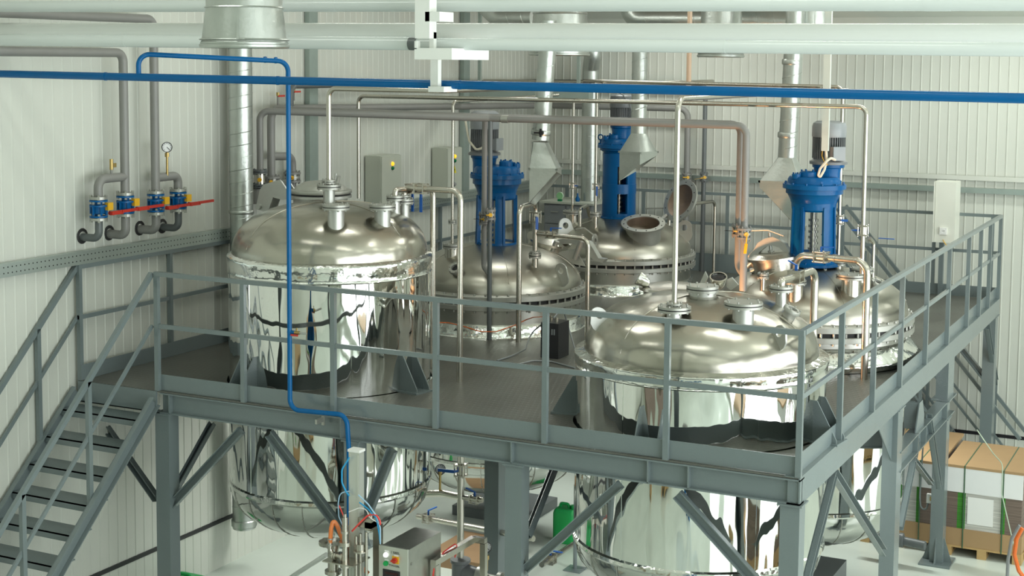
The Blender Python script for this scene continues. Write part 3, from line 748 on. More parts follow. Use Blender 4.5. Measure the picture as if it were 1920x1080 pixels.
# open manhole of the back tank
p = hit(T3, 1206, 436); ax = Vector((.10, -.30, 1)).normalized(); base = p-ax*.03; top = base+ax*.17; R_ = .265
mo = obj('manhole', MB().lathe([(R_*.88, -.14), (R_*.86, .1), (R_*.86, (top-base).length-.03), (R_*1.08, (top-base).length-.03), (R_*1.1, (top-base).length), (R_*.82, (top-base).length+.002), (R_*.80, (top-base).length-.03)], base, ax, 48, cap=False), FLG, t3)
obj('manhole_inside', MB().lathe([(R_*.80, (top-base).length-.01), (R_*.79, -.1), (.001, -.12)], base, ax, 40, cap=False), INNER, mo)
obj_split('flange_hole', MB().bolts(top, ax, R_*.97, 12, .009, .006, nn=8), BLKR, mo)
lc = Y(1277, 377, 8.1); lax = Vector((-.62, -.72, .35)).normalized(); lax = Vector((-.42, -.78, .40)).normalized()
ld = obj('manhole_lid', MB().lathe([(R_*1.12, 0), (R_*1.12, .025), (R_*.86, .027), (R_*.84, -.01)], lc, lax, 48, cap=False).lathe([(R_*1.12, 0), (R_*.9, -.03), (R_*.5, -.09), (.001, -.11)], lc, lax, 48, cap=False), FLG, t3)
obj('lid_inside', MB().lathe([(R_*.85, .012), (R_*.6, -.04), (.001, -.07)], lc, lax, 40, cap=False), INNER, ld)
obj_split('flange_hole', MB().bolts(lc+lax*.02, lax, R_*.98, 12, .009, .008, nn=8), BLKR, ld)
obj('lid_hinge', MB().beam(Y(1236, 412, 8.0), Y(1250, 402, 8.05), .05, .03).cyl(Y(1232, 406, 7.9), Y(1246, 412, 8.1), .02, 10).beam(Y(1210, 391, 8.2), Y(1246, 390, 8.2), .03, .02), FLG, ld)
# closed manhole with clamp bridge on the right tank
mc = hit(T5, 1448, 508); mc = Vector((mc.x-.02, mc.y+.18, mc.z)); mz = mc.z
mh = obj('manhole', MB().lathe([(.25, -.12), (.25, .10), (.28, .105), (.28, .135), (.25, .14), (.2, .165), (.001, .18)], mc, (-.12, -.05, 1), 48, cap=False), STEEL, t5)
def bridge(t, pts, wid, m=SATINW):
    for a in (0, 1): pass
    return obj('clamp_bridge', MB().prism(pts, wid), m, t)
byc = mc.y
arc = [Y(u, v, byc) for u, v in ((1402, 488), (1402, 480), (1412, 470), (1420, 456), (1432, 448), (1448, 444), (1462, 450), (1472, 458), (1480, 474), (1472, 474), (1460, 464), (1446, 460), (1434, 464), (1424, 472), (1416, 486))]
bridge(mh, arc, (0, .09, 0))
obj('clamp_screw', MB().cyl(Y(1446, 482, byc+.04), Y(1443, 436, byc+.04), .016, 12).cyl(Y(1446, 482, byc+.04), Y(1446, 470, byc+.04), .035, 12).tube([Y(1408, 432, byc+.04), Y(1440, 431, byc+.04), Y(1470, 442, byc+.04)], .011, 8), SATINW, mh)
obj_split('swing_bolt', MB().cyl(Y(1400, 500, byc-.1), Y(1414, 486, byc-.1), .03, 14).cyl(Y(1408, 508, byc-.15), Y(1424, 502, byc-.15), .03, 14), SATINW, mh)
# closed manhole with pale clamp bridge on the middle tank (right of its drive)
mc = hit(T2, 1062, 488); mc = Vector((1.52, 5.18, dome_z(T2, 1.52, 5.18)))
mh = obj('manhole', MB().lathe([(.24, -.1), (.24, .10), (.27, .105), (.27, .13), (.24, .135), (.001, .15)], mc, (.25, -.1, 1), 40, cap=False), STEEL, t2)
arc = [Y(u, v, 5.1) for u, v in ((1032, 470), (1042, 450), (1060, 447), (1085, 448), (1104, 454), (1114, 470), (1122, 484), (1134, 486), (1130, 493), (1112, 488), (1102, 476), (1094, 464), (1072, 457), (1050, 458))]
bridge(mh, arc, (0, .10, 0))
obj('bridge_gusset', MB().prism([Y(u, v, 5.05) for u, v in ((1038, 475), (1078, 466), (1098, 500), (1070, 494))], (0, .012, 0)), SATINW, mh)
obj_split('swing_bolt', MB().cyl(Y(1044, 452, 5.0), Y(1028, 486, 5.0), .032, 16).cyl(Y(1090, 452, 5.0), Y(1078, 486, 5.0), .032, 16).cyl(Y(1092, 440, 5.0), Y(1087, 456, 5.0), .012, 10).tube([Y(1080, 430, 5.), Y(1096, 428, 5.), Y(1112, 440, 5.)], .01, 8), FLG, mh)

# ================================================================== AGITATOR DRIVES
CA = radians(-56)       # direction of the camera seen from the tanks
def drive(label, T, zb, k, z, moff, kind=0, jb=None, la=26, lw=17):
    """z: heights [base, lantern top, bowl top, ring, cap top, neck top, motor bottom, body top, cowl top]"""
    cx, cy = T['c']; o = (cx, cy, 0)
    t = thing('agitator_drive', label, 'agitator drive', (cx, cy, zb), 'blue agitator drives')
    b = z
    zd0 = dome_z(T, cx+.1, cy)-.02
    obj('base_flange', MB().lathe([(.28*k, b[0]), (.285*k, b[0]+.005), (.285*k, b[0]+.03), (.25*k, b[0]+.045), (.245*k, b[0]+.09), (.19*k, b[0]+.09)], o, n=48).bolts((cx, cy, b[0]+.02), (0, 0, 1), .265*k, 8, .012, .03), BLUEM, t)
    obj('mounting_stud', MB().bolts((cx, cy, b[0]-.03), (0, 0, 1), .255*k, 8, .02, .045, nn=12).lathe([(.17, zd0), (.17, b[0]-.02)], o, n=32), FLG, t)
    ln = MB()
    if kind == 0:
        for i in range(4):
            a = CA + radians(la) + i*pi/2
            ln.shell(.215*k, .24*k, b[0]+.08, b[1]-.04, o, a-radians(lw), a+radians(lw), 8, r0b=.20*k, r1b=.228*k)
            for s in (-1, 1):
                a2 = a+s*radians(lw); ln.shell(.215*k, .258*k, b[0]+.08, b[1]-.04, o, a2-radians(3), a2+radians(3), 2, r0b=.2*k, r1b=.246*k)
        ln.lathe([(.205*k, b[1]-.09), (.23*k, b[1]-.07), (.235*k, b[1]), (.2*k, b[1])], o, n=48)
        ln.lathe([(.20*k, b[0]+.08), (.25*k, b[0]+.085), (.245*k, b[0]+.13), (.21*k, b[0]+.11)], o, n=48, cap=False)
    else:
        zm = b[0]+.36
        for c_ in (CA-radians(56), CA+radians(56), CA+pi-radians(56), CA+pi+radians(56)):
            ln.shell(.20*k, .25*k, b[0]+.03, b[1]-.16, o, c_-radians(38), c_+radians(38), 10, r0b=.2*k, r1b=.245*k)
        ln.lathe([(.19*k, zm), (.252*k, zm), (.252*k, zm+.13), (.19*k, zm+.13)], o, n=48, cap=False)
        ln.lathe([(.19*k, b[1]-.17), (.246*k, b[1]-.17), (.25*k, b[1]), (.19*k, b[1])], o, n=48, cap=False)
    obj('lantern', ln, BLUEM, t)
    sh = MB().cyl((cx, cy, b[0]), (cx, cy, b[1]), .035, 20)
    for i in range(7): sh.cyl((cx, cy, b[0]+.1+i*.06), (cx, cy, b[0]+.125+i*.06), .05, 20)
    obj('shaft', sh, STEELD, t)
    gb = MB()
    gb.lathe([(.20*k, b[1]-.01), (.24*k, b[1]), (.245*k, b[1]+.02), (.275*k, b[2]-.025), (.293*k, b[2]-.015), (.293*k, b[3]-.05), (.325*k, b[3]-.045), (.325*k, b[3]), (.28*k, b[3]+.01), (.275*k, b[4]-.03), (.255*k, b[4]), (.001, b[4]+.01)], o, n=56, cap=False)
    for i in range(6):
        a = 2*pi*i/6; gb.obox((cx+.272*k*cos(a), cy+.272*k*sin(a), (b[3]+b[4])/2-.015), Vector((cos(a), sin(a), 0))*.008, Vector((-sin(a), cos(a), 0))*.012, Vector((0, 0, (b[4]-b[3])/2-.02)))
    gb.bolts((cx, cy, b[3]), (0, 0, 1), .305*k, 12, .012, .02)
    ca = Vector((cos(CA), sin(CA), 0)); sd = Vector((-sin(CA), cos(CA), 0))
    s_ = -1 if moff[2] > 0 else 1
    g = Vector((cx, cy, 0))-sd*(.10*k*(1 if moff[2] > 0 else -1))+ca*.08
    gb.lathe([(.085*k, b[4]-.01), (.085*k, b[4]+.05), (.07*k, b[4]+.06), (.001, b[4]+.06)], g, n=24, cap=False).bolts((g.x, g.y, b[4]+.055), (0, 0, 1), .065*k, 5, .01, .02)
    g2 = g-sd*(.12*k*(1 if moff[2] > 0 else -1)); gb.lathe([(.05*k, b[4]-.02), (.05*k, b[4]+.03), (.001, b[4]+.03)], g2, n=16, cap=False).bolts((g2.x, g2.y, b[4]+.03), (0, 0, 1), .035*k, 4, .009, .015)
    obj('gearbox', gb, BLUEM, t)
    mx, my = cx+moff[0], cy+moff[1]; mo_ = (mx, my, 0)
    obj('motor_adapter', MB().lathe([(.14*k, b[3]), (.14*k, b[5]-.09), (.15*k, b[5]-.04), (.165*k, b[5]-.03), (.165*k, b[5])], mo_, n=36, cap=False), BLUEM, t)
    mt = obj('motor', MB().lathe([(.10, b[5]), (.195*k, b[5]), (.195*k, b[5]+.028), (.17*k, b[5]+.04), (.145*k, b[5]+.07), (.14*k, b[7])], mo_, n=36, cap=False), MOTOR, t)
    fn = MB()
    for i in range(40):
        a = 2*pi*i/40; d = Vector((cos(a), sin(a), 0)); fn.obox(Vector((mx, my, (b[6]+b[7])/2))+d*.153*k, d*.016*k, Vector((-d.y, d.x, 0))*.003, Vector((0, 0, (b[7]-b[6])/2)))
    obj('cooling_fins', fn, MOTOR, mt)
    obj('fan_cowl', MB().lathe([(.172*k, b[7]-.01), (.176*k, b[7]), (.176*k, b[8]-.06), (.165*k, b[8]-.025), (.13*k, b[8]-.005), (.001, b[8])], mo_, n=40, cap=False), MOTORL if jb else MOTOR, mt)
    if jb:
        jc = Vector((mx, my, jb[2]))+Vector((jb[0], jb[1], 0)); jd = Vector((jb[0], jb[1], 0)).normalized(); jn = Vector((-jd.y, jd.x, 0))
        obj('junction_box', MB().obox(jc, jd*.045, jn*.06, Vector((0, 0, .065))).obox(jc+jd*.05, jd*.012, jn*.066, Vector((0, 0, .07))).obox(jc-jd*.07, jd*.04, jn*.04, Vector((0, 0, .045))), MOTORL, mt)
    return t
d5 = drive('bright blue agitator drive with grey motor on the right tank, nearest of the three', T5, 3.42, 1.0, [3.44, 4.10, 4.21, 4.29, 4.37, 4.50, 4.56, 4.79, 4.95], (.13, .04, 1), 0, (.12, -.14, 4.62))
d2 = drive('blue agitator drive with dark motor on the middle tank, leftmost of the three', T2, 3.36, .96, [3.32, 4.03, 4.14, 4.235, 4.33, 4.45, 4.50, 4.76, 4.965], (-.15, -.03, -1), 0, (.16, -.03, 4.58), la=3, lw=11)
d3 = drive('tall dark blue agitator drive on the back tank behind the open manhole', T3, 3.42, .92, [3.40, 4.30, 4.36, 4.42, 4.50, 4.68, 4.74, 4.93, 5.1], (.03, -.02, 1), 1)
e = Y(1126, 262, 8.0)
ey = MB()
ey.cyl(e-Vector((0, 0, .06)), e+Vector((0, 0, .0)), .012, 8)
ey.tube([e+Vector((.035*cos(a), 0, .035+.035*sin(a))) for a in [2*pi*i/16 for i in range(17)]], .009, 8)
obj('lifting_eye', ey, BLUEM, d3)

# ================================================================== PIPEWORK
def pipe(name, label, path, r, m, bend=None, group=None, cat='pipe', n=16, collars=()):
    """one pipe run as a thing with its tube as a part"""
    P = [Vector(p) for p in path]
    t = thing(name, label, cat, min(P, key=lambda q: q.z), group)
    obj('tube', MB().tube(P, r, n, bend if bend is not None else r*2.6), m, t)
    if collars:
        c = MB()
        for p, ax in collars: a = Vector(ax).normalized()*r*.35; c.cyl(Vector(p)-a, Vector(p)+a, r*1.12, n)
        obj_split('collar', c, m, t)
    return t
def V3(a, z): return Vector((a.x, a.y, z))
def ball_valve(t, c, r, axis=(0, 0, 1), hd=(0, -1, 0), hl=.14, hm=None, ha=None):
    """three piece clamp valve: square body, tie rods and lever"""
    x, y, a = basis(axis); c = Vector(c); b = MB()
    b.cyl(c-a*r*1.6, c+a*r*1.6, r*1.25, 18)
    for s in (-1, 1): b.obox(c+a*s*r*1.5, x*r*1.55, y*r*1.55, a*r*.22)
    for i in (-1, 1):
        for j in (-1, 1): b.cyl(c+x*i*r*1.35+y*j*r*1.35-a*r*2.0, c+x*i*r*1.35+y*j*r*1.35+a*r*2.0, r*.2, 6)
    h = Vector(ha if ha else hd).normalized(); v = obj('valve', b, STEEL, t)
    l = MB()
    s0 = c+h*r*1.2; d = Vector(hd).normalized()
    n_ = d.cross(h) if d.cross(h).length > .1 else d.cross(Vector((0, 0, 1)))
    if n_.length < .1: n_ = Vector((1, 0, 0))
    n_.normalize()
    l.obox(s0+h*r*.8, h*r*.8, n_*r*.3, n_.cross(h)*r*.3)
    l.obox(s0+h*r*1.5+d*hl/2, d*hl/2, n_*r*.45, n_.cross(d)*.004)
    obj('handle', l, hm or BLUEH, v); return v
def flanged_valve(t, c, r, hd=(0, -1, 0), hl=.12, up=1, fl=PVCD, body=FLG, gap=.045, hm=None, axis=(0, 0, 1)):
    """wafer valve clamped between two bolted flanges, yellow index plate and lever"""
    x, y, a = basis(axis); c = Vector(c); b = MB()
    for s in (-1, 1): b.cyl(c+a*s*gap-a*.011, c+a*s*gap+a*.011, r*2.0, 24)
    b.bolts(c, a, r*1.72, 8, .007, gap+.03)
    v = obj('valve', b, fl, t)
    obj('valve_body', MB().cyl(c-a*(gap-.014), c+a*(gap-.014), r*1.5, 24).cyl(c-a*.012, c+a*.012, r*1.85, 24), body, v)
    h = Vector(hd).normalized(); toward = Vector((cos(CA), sin(CA), 0))
    obj('index_plate', MB().cyl(c+toward*r*1.4, c+toward*(r*1.4+.03), .022, 12), YEL, v)
    obj('handle', MB().tube([c+toward*(r*1.4+.02), c+toward*(r*1.4+.05)+h*.03, c+toward*(r*1.4+.05)+h*hl], .007, 8).obox(c+toward*(r*1.4+.05)+h*(hl+.04), h*.05, toward*.008, Vector((0, 0, 1)).cross(h if abs(h.z) < .9 else x).normalized()*.014), hm or YEL, v)
    return v
def small_flange(t, c, r, axis=(0, 0, 1), m=None, nb=6, k=2.0):
    return obj('flange', MB().flange(c, axis, r*k, .011, nb, .007), m or FLG, t)

# -- bent pipes of the front left tank
pa, pb_ = Z(862, 716, ZD), None
zt = zat(pa.x, pa.y, 358)
nz = N1b
t = pipe('stainless_pipe', 'steel pipe bending from the left tank down to the deck, front one of the pair', [nz, V3(nz, zt), V3(pa, zt), pa], .029, STEEL, .1, 'bent pipes by the front left tank')
ball_valve(t, V3(nz, zt).lerp(V3(pa, zt), .30), .032, (V3(pa, zt)-V3(nz, zt)), (0, 0, -1), .14)
small_flange(t, Vector((nz.x, nz.y, nz.z+.02)), .032)
pc = Y(812, 372, 2.05); zt2 = zat(pc.x, pc.y, 350)
t = pipe('stainless_pipe', 'steel pipe bending from the left tank down to the deck, rear one of the pair', [N1c, V3(N1c, zt2), V3(pc, zt2), V3(pc, ZD)], .028, STEEL, .1, 'bent pipes by the front left tank')
ball_valve(t, V3(N1c, zt2).lerp(V3(pc, zt2), .45), .031, (V3(pc, zt2)-V3(N1c, zt2)), (0, 0, -1), .14)
# riser from the top of the front left tank
x, y = N1a.x, N1a.y; zt = zat(x, y, 166)
e_ = Y(835, 164, y)
t = pipe('stainless_pipe', 'steel pipe rising from the top of the front left tank and turning right', [N1a, (x, y, zt), (e_.x, e_.y, zt), (e_.x, 8.6, zt+.02)], .024, STEEL, .08)
small_flange(t, N1a+Vector((0, 0, .03)), .03, k=2.3)
# riser from the front right tank, running back overhead
x, y = N4a.x, N4a.y; zt = zat(x, y, 185)
t = pipe('stainless_pipe', 'tall pale steel pipe standing on the front right tank dome', [N4a, (x, y, zt), (x+.05, y+5.2, zt)], .023, STEEL, .1)
small_flange(t, N4a+Vector((0, 0, .012)), .03, k=2.2)
# header over the middle: steel
a, b = down(672, 180, 4.0, 372); c, d = down(1625, 200, 4.0, 505)
zc = a.z
t = pipe('stainless_header_pipe', 'long thin steel pipe crossing overhead from behind the left tank to the right tank', [b, a, V3(c, zc), V3(c, N5c.z)], .023, STEEL, .08)
x, y = c.x, c.y
ball_valve(t, (x, y, zat(x, y, 432)), .03, (0, 0, 1), (-1, -.2, 0), .03)
# steel drops
a, b = down(836, 186, 4.9, 462)
t = pipe('stainless_pipe', 'thin steel pipe dropping behind the bent pair onto the middle tank', [N2b, V3(N2b, a.z), V3(N2b, a.z)+Vector((.28, 2.2, .04))], .018, STEEL, .06)
small_flange(t, (N2b.x, N2b.y, zat(N2b.x, N2b.y, 416)), .024)
x, y = N3a.x, N3a.y; z = zat(x, y, 180)
t = pipe('stainless_pipe', 'thin steel pipe with clamp valve on the back tank, left of its drive', [N3a, (x, y, z), (x-.3, y, z), ], .018, STEEL, .05)
ball_valve(t, (x, y, zat(x, y, 348)), .024, hd=(1, 0, 0), hl=.01)
x, y = N3b.x, N3b.y; z = zat(x, y, 154)
t = pipe('stainless_pipe', 'thin steel pipe with blue lever valve standing right beside the back tank drive', [N3b, (x, y, z), (-.6, y+.1, z)], .018, STEEL, .05)
ball_valve(t, (x, y, zat(x, y, 350)), .024, ha=(.6, -.8, 0), hd=(0, 0, -1), hl=.12)
x, y = N5e.x, N5e.y; z = zat(x, y, 163)
t = pipe('stainless_pipe', 'thin steel pipe with valve rising just right of the bright blue drive', [N5e, (x, y, z), (x-3.0, y+.2, z+.02)], .019, STEEL, .07)
ball_valve(t, (x, y, zat(x, y, 412)), .026, ha=(.6, -.8, 0), hd=(1, .2, 0), hl=.06)
a, b = down(1293, 60, 5.35, 161)
pipe('beige_vertical_pipe', 'short beige pipe hanging from above onto the overhead pipes', [a+Vector((0, 0, .6)), b], .028, mat('beige_pipe_paint', (.55, .42, .30), .4))
# -- grey twin header
a, b = down(487, 208, 2.6, 345); a = X(487, 208, XL+.17); b = V3(a, zat(a.x, a.y, 345))
dp = Z(917, 637, ZD); zj = zat(dp.x, dp.y, 222)
e1 = Y(1400, 236, dp.y); zr_ = e1.z
hb = Vector((e1.x, e1.y, 3.35))
t = pipe('grey_header_pipe', 'dark grey overhead pipe from the left wall to the right, front one of the twins', [V3(a, 4.3), a, V3(dp, zj), e1, V3(e1, zat(e1.x, e1.y, 545))], .037, PVCD, .1, 'grey twin header pipes')
flanged_valve(t, V3(e1, zat(e1.x, e1.y, 438)), .037, (-.1, 0, -1), .1)
t2_ = pipe('grey_header_pipe', 'dark grey drop pipe reaching the deck before the middle tank', [V3(dp, zj-.02), V3(dp, ZD)], .026, PVCG, 0, 'grey twin header drops')
flanged_valve(t2_, V3(dp, zat(dp.x, dp.y, 402)), .032, (-1, -.3, 0), .05)
o_ = Vector((-.09, .14, 0)); a2 = a+Vector((.0, .22, .02)); dq = V3(dp, zj+.01)+o_
e2 = e1+Vector((-.03, .13, .0)); e2 = V3(Y(1389, 232, dp.y+.13), e1.z+.01)
t = pipe('grey_header_pipe', 'dark grey overhead pipe from the left wall to the right, rear one of the twins', [V3(a2, 4.3), a2, dq, e2, V3(e2, zat(e2.x, e2.y, 500)), V3(e1, zat(e1.x, e1.y, 515))], .034, PVCD, .1, 'grey twin header pipes')
flanged_valve(t, V3(e2, zat(e2.x, e2.y, 432)), .034, (-1, 0, 0), .08)
q = V3(Y(909, 230, dp.y+.1), dq.z); t = pipe('grey_header_pipe', 'dark grey drop pipe hooking under itself beside the middle blue drive', [q, V3(q, zat(q.x, q.y, 500)), V3(dp, zat(dp.x, dp.y, 515))], .030, PVCD, .06, 'grey twin header drops')
flanged_valve(t, V3(q, zat(q.x, q.y, 410)), .03, (-1, 0, 0), .05)
obj('header_coupling', MB().cyl(V3(dp, zj)+Vector((.14, 0, -.003)), V3(dp, zj)+Vector((.22, 0, -.003)), .042, 18), FLG, t)
# -- wall pipes set along the left wall to the back
s1 = X(545, 161, XL+.17); e3 = Y(1323, 157, YB-.22)
t = pipe('grey_wall_pipe', 'dark grey pipe following the left and back walls, higher and thinner of the two', [V3(s1, 4.95), s1, (s1.x, YB-.22, e3.z), e3, (e3.x, e3.y, ZD)], .033, PVCG, .1, 'grey plastic pipes along the walls')
flanged_valve(t, V3(e3, zat(e3.x, e3.y, 332)), .03, (-1, -.4, -.2), .07, fl=PVCG)
s2 = X(508, 204, XL+.16); e4 = Y(1290, 204, YB-.24)
t = pipe('grey_wall_pipe', 'thick mid grey plastic pipe following the left and back walls to behind the open manhole', [V3(s2, 3.95), s2, (s2.x, YB-.24, e4.z), e4, (e4.x, e4.y, ZD)], .045, PVCD, .13, 'grey plastic pipes along the walls')
flanged_valve(t, V3(s2, zat(s2.x, s2.y, 340)), .05, (.3, -1, -.6), .1, fl=PVCD)
flanged_valve(t, V3(e4, zat(e4.x, e4.y, 332)), .036, (-1, -.3, 0), .08, fl=PVCD)
s3 = X(487, 340, XL+.17)
tv = thing('hopper_valve', 'grey valve and cone under the leftmost pipe behind the left tank', 'valve', s3)
obj('flange', MB().flange(V3(s3, zat(s3.x, s3.y, 322)), (0, 0, 1), .085, .014, 8), PVCG, tv)
obj('flange', MB().flange(V3(s3, zat(s3.x, s3.y, 348)), (0, 0, 1), .085, .014, 8), PVCG, tv)
obj('valve_body', MB().cyl(V3(s3, zat(s3.x, s3.y, 345)), V3(s3, zat(s3.x, s3.y, 325)), .06, 20), STEEL, tv)
obj('reducer_cone', MB().lathe([(.055, 0), (.14, -.16), (.14, -.18)], V3(s3, zat(s3.x, s3.y, 350)), n=28), PVCD, tv)
obj('index_plate', MB().cyl(V3(s3, zat(s3.x, s3.y, 336))+Vector((.04, -.05, 0)), V3(s3, zat(s3.x, s3.y, 336))+Vector((.055, -.08, 0)), .022, 12), YEL, tv)
obj('handle', MB().tube([X(499, 345, XL+.25), X(508, 378, XL+.3)], .012, 8), YEL, tv)
s4 = X(548, 300, XL+.16)
t = pipe('grey_wall_pipe', 'short grey plastic branch with flanged valve just right of the blue drop pipe', [V3(s2, zat(s2.x, s2.y, 293)), V3(s4, zat(s4.x, s4.y, 293)), V3(s4, 3.95)], .045, PVCD, .1, 'grey plastic pipes along the walls')
flanged_valve(t, V3(s4, zat(s4.x, s4.y, 332)), .048, (.3, -1, 0), .02, fl=PVCD)
for (u, v, lb_) in ((521, 180, 'small brass tap with red lever on the grey wall pipe'), (551, 172, 'small tap with red lever high on the wall, right of the blue drop pipe')):
    p = X(u, v, XL+.17); t = thing('drain_tap', lb_, 'tap', p)
    obj('tube', MB().cyl(p+Vector((0, 0, -.15 if u < 530 else -.1)), p, .012, 8), PVCD, t); obj('tap_body', MB().cyl(p, p+Vector((0, 0, .04)), .018, 8), BRASS, t)
    obj('lever', MB().obox(p+Vector((.01, .05, 0)), (0, .06, 0), (.008, 0, 0), (0, 0, .01)), RED, t)
# -- left wall valve set
WX = XL+.21
hol = {}
def wallpipe(label, y, top, side_y, ztop, hy, hu, hv, big=True):
    pass
zb_ = 3.84; PR = .043
ys = [X(185, 400, WX).y, X(235, 380, WX).y, X(292, 370, WX).y, X(334, 370, WX).y]
zv = [[zat(WX, ys[i], v) for v in tv_] for i, tv_ in enumerate([(371, 411), (363, 403), (360, 400), (356, 394)])]
ztp = [zat(WX, ys[0], 336), zat(WX, ys[1], 99), zat(WX, ys[2], 36), zat(WX, ys[3], 329)]
labs = ['first grey pipe of the four wall valves, leftmost, hooked from its neighbour', 'second grey pipe of the four wall valves, bending left high on the wall', 'third grey pipe of the four wall valves, the tall one under the gauge', 'fourth grey pipe of the four wall valves, rightmost, hooked from its neighbour']
for i in range(4):
    y = ys[i]; low = zat(WX, y, (447, 441, 432, 428)[i])
    if i in (1, 2): path = [(WX, -4.5 if i == 1 else -3.2, ztp[i]), (WX, y, ztp[i]), (WX, y, low), (XL-.02, y, low)]
    else:
        yn = ys[1] if i == 0 else ys[2]; path = [(WX, yn, ztp[i]), (WX, y, ztp[i]), (WX, y, low), (XL-.02, y, low)]
    t = thing('grey_wall_pipe', labs[i], 'pipe', (WX, y, low), 'grey pipes of the left wall valve set')
    up = MB().tube([path[0], path[1], (WX, y, zv[i][0])], PR, 18, .09); obj('upper_tube', up, PVCD, t)
    obj('lower_tube', MB().tube([(WX, y, zv[i][1]), path[2], path[3]], PR*.85 if i in (0, 3) else PR, 18, .07), PVCG if i in (0, 3) else PVCD, t)
    zt_, zl = zv[i]; c1, c2 = Vector((WX, y, zt_)), Vector((WX, y, zl)); zm = (zt_+zl)/2
    vb = obj('valve_body', MB().cyl(c1-Vector((0, 0, .018)), c1-Vector((0, 0, .035)), .085, 24).cyl(c1, c2, .036, 18).cyl((WX, y, zm-.045), (WX, y, zm+.03), .06, 20).cyl((WX, y, zm+.02), (WX, y, zm+.035), .085, 20).cyl(c2+Vector((0, 0, .018)), c2+Vector((0, 0, .035)), .085, 24).bolts((WX, y, zm-.01), (0, 0, 1), .072, 6, .012, .05), BLUEM, t)
    obj('flange', MB().cyl(c1-Vector((0, 0, .014)), c1+Vector((0, 0, .012)), .082, 24).cyl(c2-Vector((0, 0, .012)), c2+Vector((0, 0, .014)), .082, 24).bolts(c1-Vector((0, 0, .012)), (0, 0, 1), .07, 4, .014, .04, pi/4).bolts(c2+Vector((0, 0, .012)), (0, 0, 1), .07, 4, .014, .04, pi/4), FLG, t)
    obj('index_plate', MB().obox((WX+.075, y+.06, zm+.02), (.02, 0, 0), (0, .035, 0), (0, 0, .035)), YEL, vb)
    zh = zat(WX+.1, y, (401, 393, 391, 384)[i])
    obj('handle', MB().beam((WX+.10, y+.05, zh), (WX+.10, y+.22, zh), .018, .036).beam((WX+.10, y+.2, zh+.006), (WX+.10, y+.43, zh+.008), .026, .026).cyl((WX+.07, y+.07, zh), (WX+.12, y+.07, zh), .02, 8), RED, vb)
    hole = MB().lathe([(.075, 0), (.07, .004), (.045, .005)], (XL+.004, y+.0, low+.01), (1, 0, 0), 18, cap=False); obj('wall_hole_edge', hole, BLKR, t)
    if i in (0, 1): lz_ = (zat(WX, y-.0, 337), zat(WX, y, 350))[i]
t = thing('drain_tap', 'small brass tap on a stub above the leftmost wall valve', 'tap', (WX, .3, 4.3))
p = X(209, 318, WX); zz = ztp[0]
obj('tube', MB().cyl((WX, p.y, zz), (WX, p.y, p.z), .013, 10), PVCD, t); obj('tap_body', MB().cyl((WX, p.y, p.z), (WX, p.y, p.z+.1), .018, 10).box(WX-.01, WX+.01, p.y, p.y+.06, p.z+.02, p.z+.06), BRASS, t)
def gauge(name, label, base, top, c, r, nrm, stub=STEELD):
    """round dial gauge on a stub"""
    t = thing(name, label, 'gauge', base); n = Vector(nrm).normalized(); c = Vector(c)
    obj('stem', MB().cyl(base, top, .012, 10).cyl(top, c-Vector((0, 0, r*.9)), .009, 8).cyl(Vector(top)-Vector((0, 0, .02)), Vector(top)+Vector((0, 0, .02)), .022, 8), BRASS, t)
    obj('case', MB().lathe([(r*.9, -.035), (r, -.03), (r*1.05, .008), (r*.94, .012), (r*.92, .0)], c, n, 32, cap=False).cyl(c-n*.035, c-n*.03, r*.9, 32), BLK, t)
    f = obj('dial', MB().cyl(c-n*.004, c+n*.001, r*.93, 32), PAPER, t)
    x, y, a = basis(n); k = MB()
    k.obox(c+n*.004+(x*.5-y*.5)*r*.5, (x-y).normalized()*r*.4, (x+y).normalized()*.003, n*.001)
    for i in range(9):
        an = -pi/4+i*(3*pi/2)/8; d = x*cos(an)+y*sin(an); k.obox(c+n*.002+d*r*.75, d*r*.1, d.cross(n)*.002, n*.0008)
    obj('needle_and_ticks', k, BLK, f); return t
c = X(313, 276, WX+.03); gy = c.y; zz = ztp[3]
gauge('pressure_gauge', 'round black rimmed pressure gauge on the left white wall', Vector((WX+.03, gy, zz)), Vector((WX+.03, gy, zz+.22)), c, .05, (.75, -.65, .05))
# -- bent pipes of the middle tank
f1 = Z(972, 641, ZD); x, y = N2a.x, N2a.y; zt = zat(x, y, 380)
t = pipe('stainless_pipe', 'steel hairpin pipe with valve in front of the middle tank', [N2a, (x, y, zt), V3(f1, zt), f1], .029, STEEL, .09)
ball_valve(t, (x, y, zat(x, y, 407)), .034, ha=(.6, -.8, 0), hd=(0, 0, -1), hl=.13)
small_flange(t, N2a+Vector((0, 0, .01)), .03)
zz = zat(x, y, 438); f2 = Y(1103, 452, y+.0)
t = pipe('stainless_pipe', 'steel side branch with small valve curving down between the middle and right front tanks', [(x+.03, y, zz), V3(f2, zz-.02), V3(f2, ZD)], .026, STEEL, .09)
ball_valve(t, Vector((x, y, zz)).lerp(V3(f2, zz), .3), .028, (1, 0, 0), (1, .2, 0), .12, ha=(0, 0, 1))
a, b = down(1084, 388, 7.0, 540)
f3 = Z(1086, 540, ZD)
t = pipe('stainless_pipe', 'steel pipe hooking over from the back tank down to the deck', [(f3.x-.12, f3.y+.6, zat(f3.x, f3.y, 400)-.1), (f3.x-.12, f3.y+.5, zat(f3.x, f3.y, 392)), V3(f3, zat(f3.x, f3.y, 392)), f3], .027, STEEL, .08)
f4 = Z(1338, 512, ZD); zt = zat(f4.x, f4.y, 377)
t = pipe('stainless_pipe', 'thin steel hooked pipe on the rear deck right of the open manhole lid', [(1.75, 8.6, zt-.3), (1.75, 8.6, zt), V3(f4, zt), f4], .024, STEEL, .09)
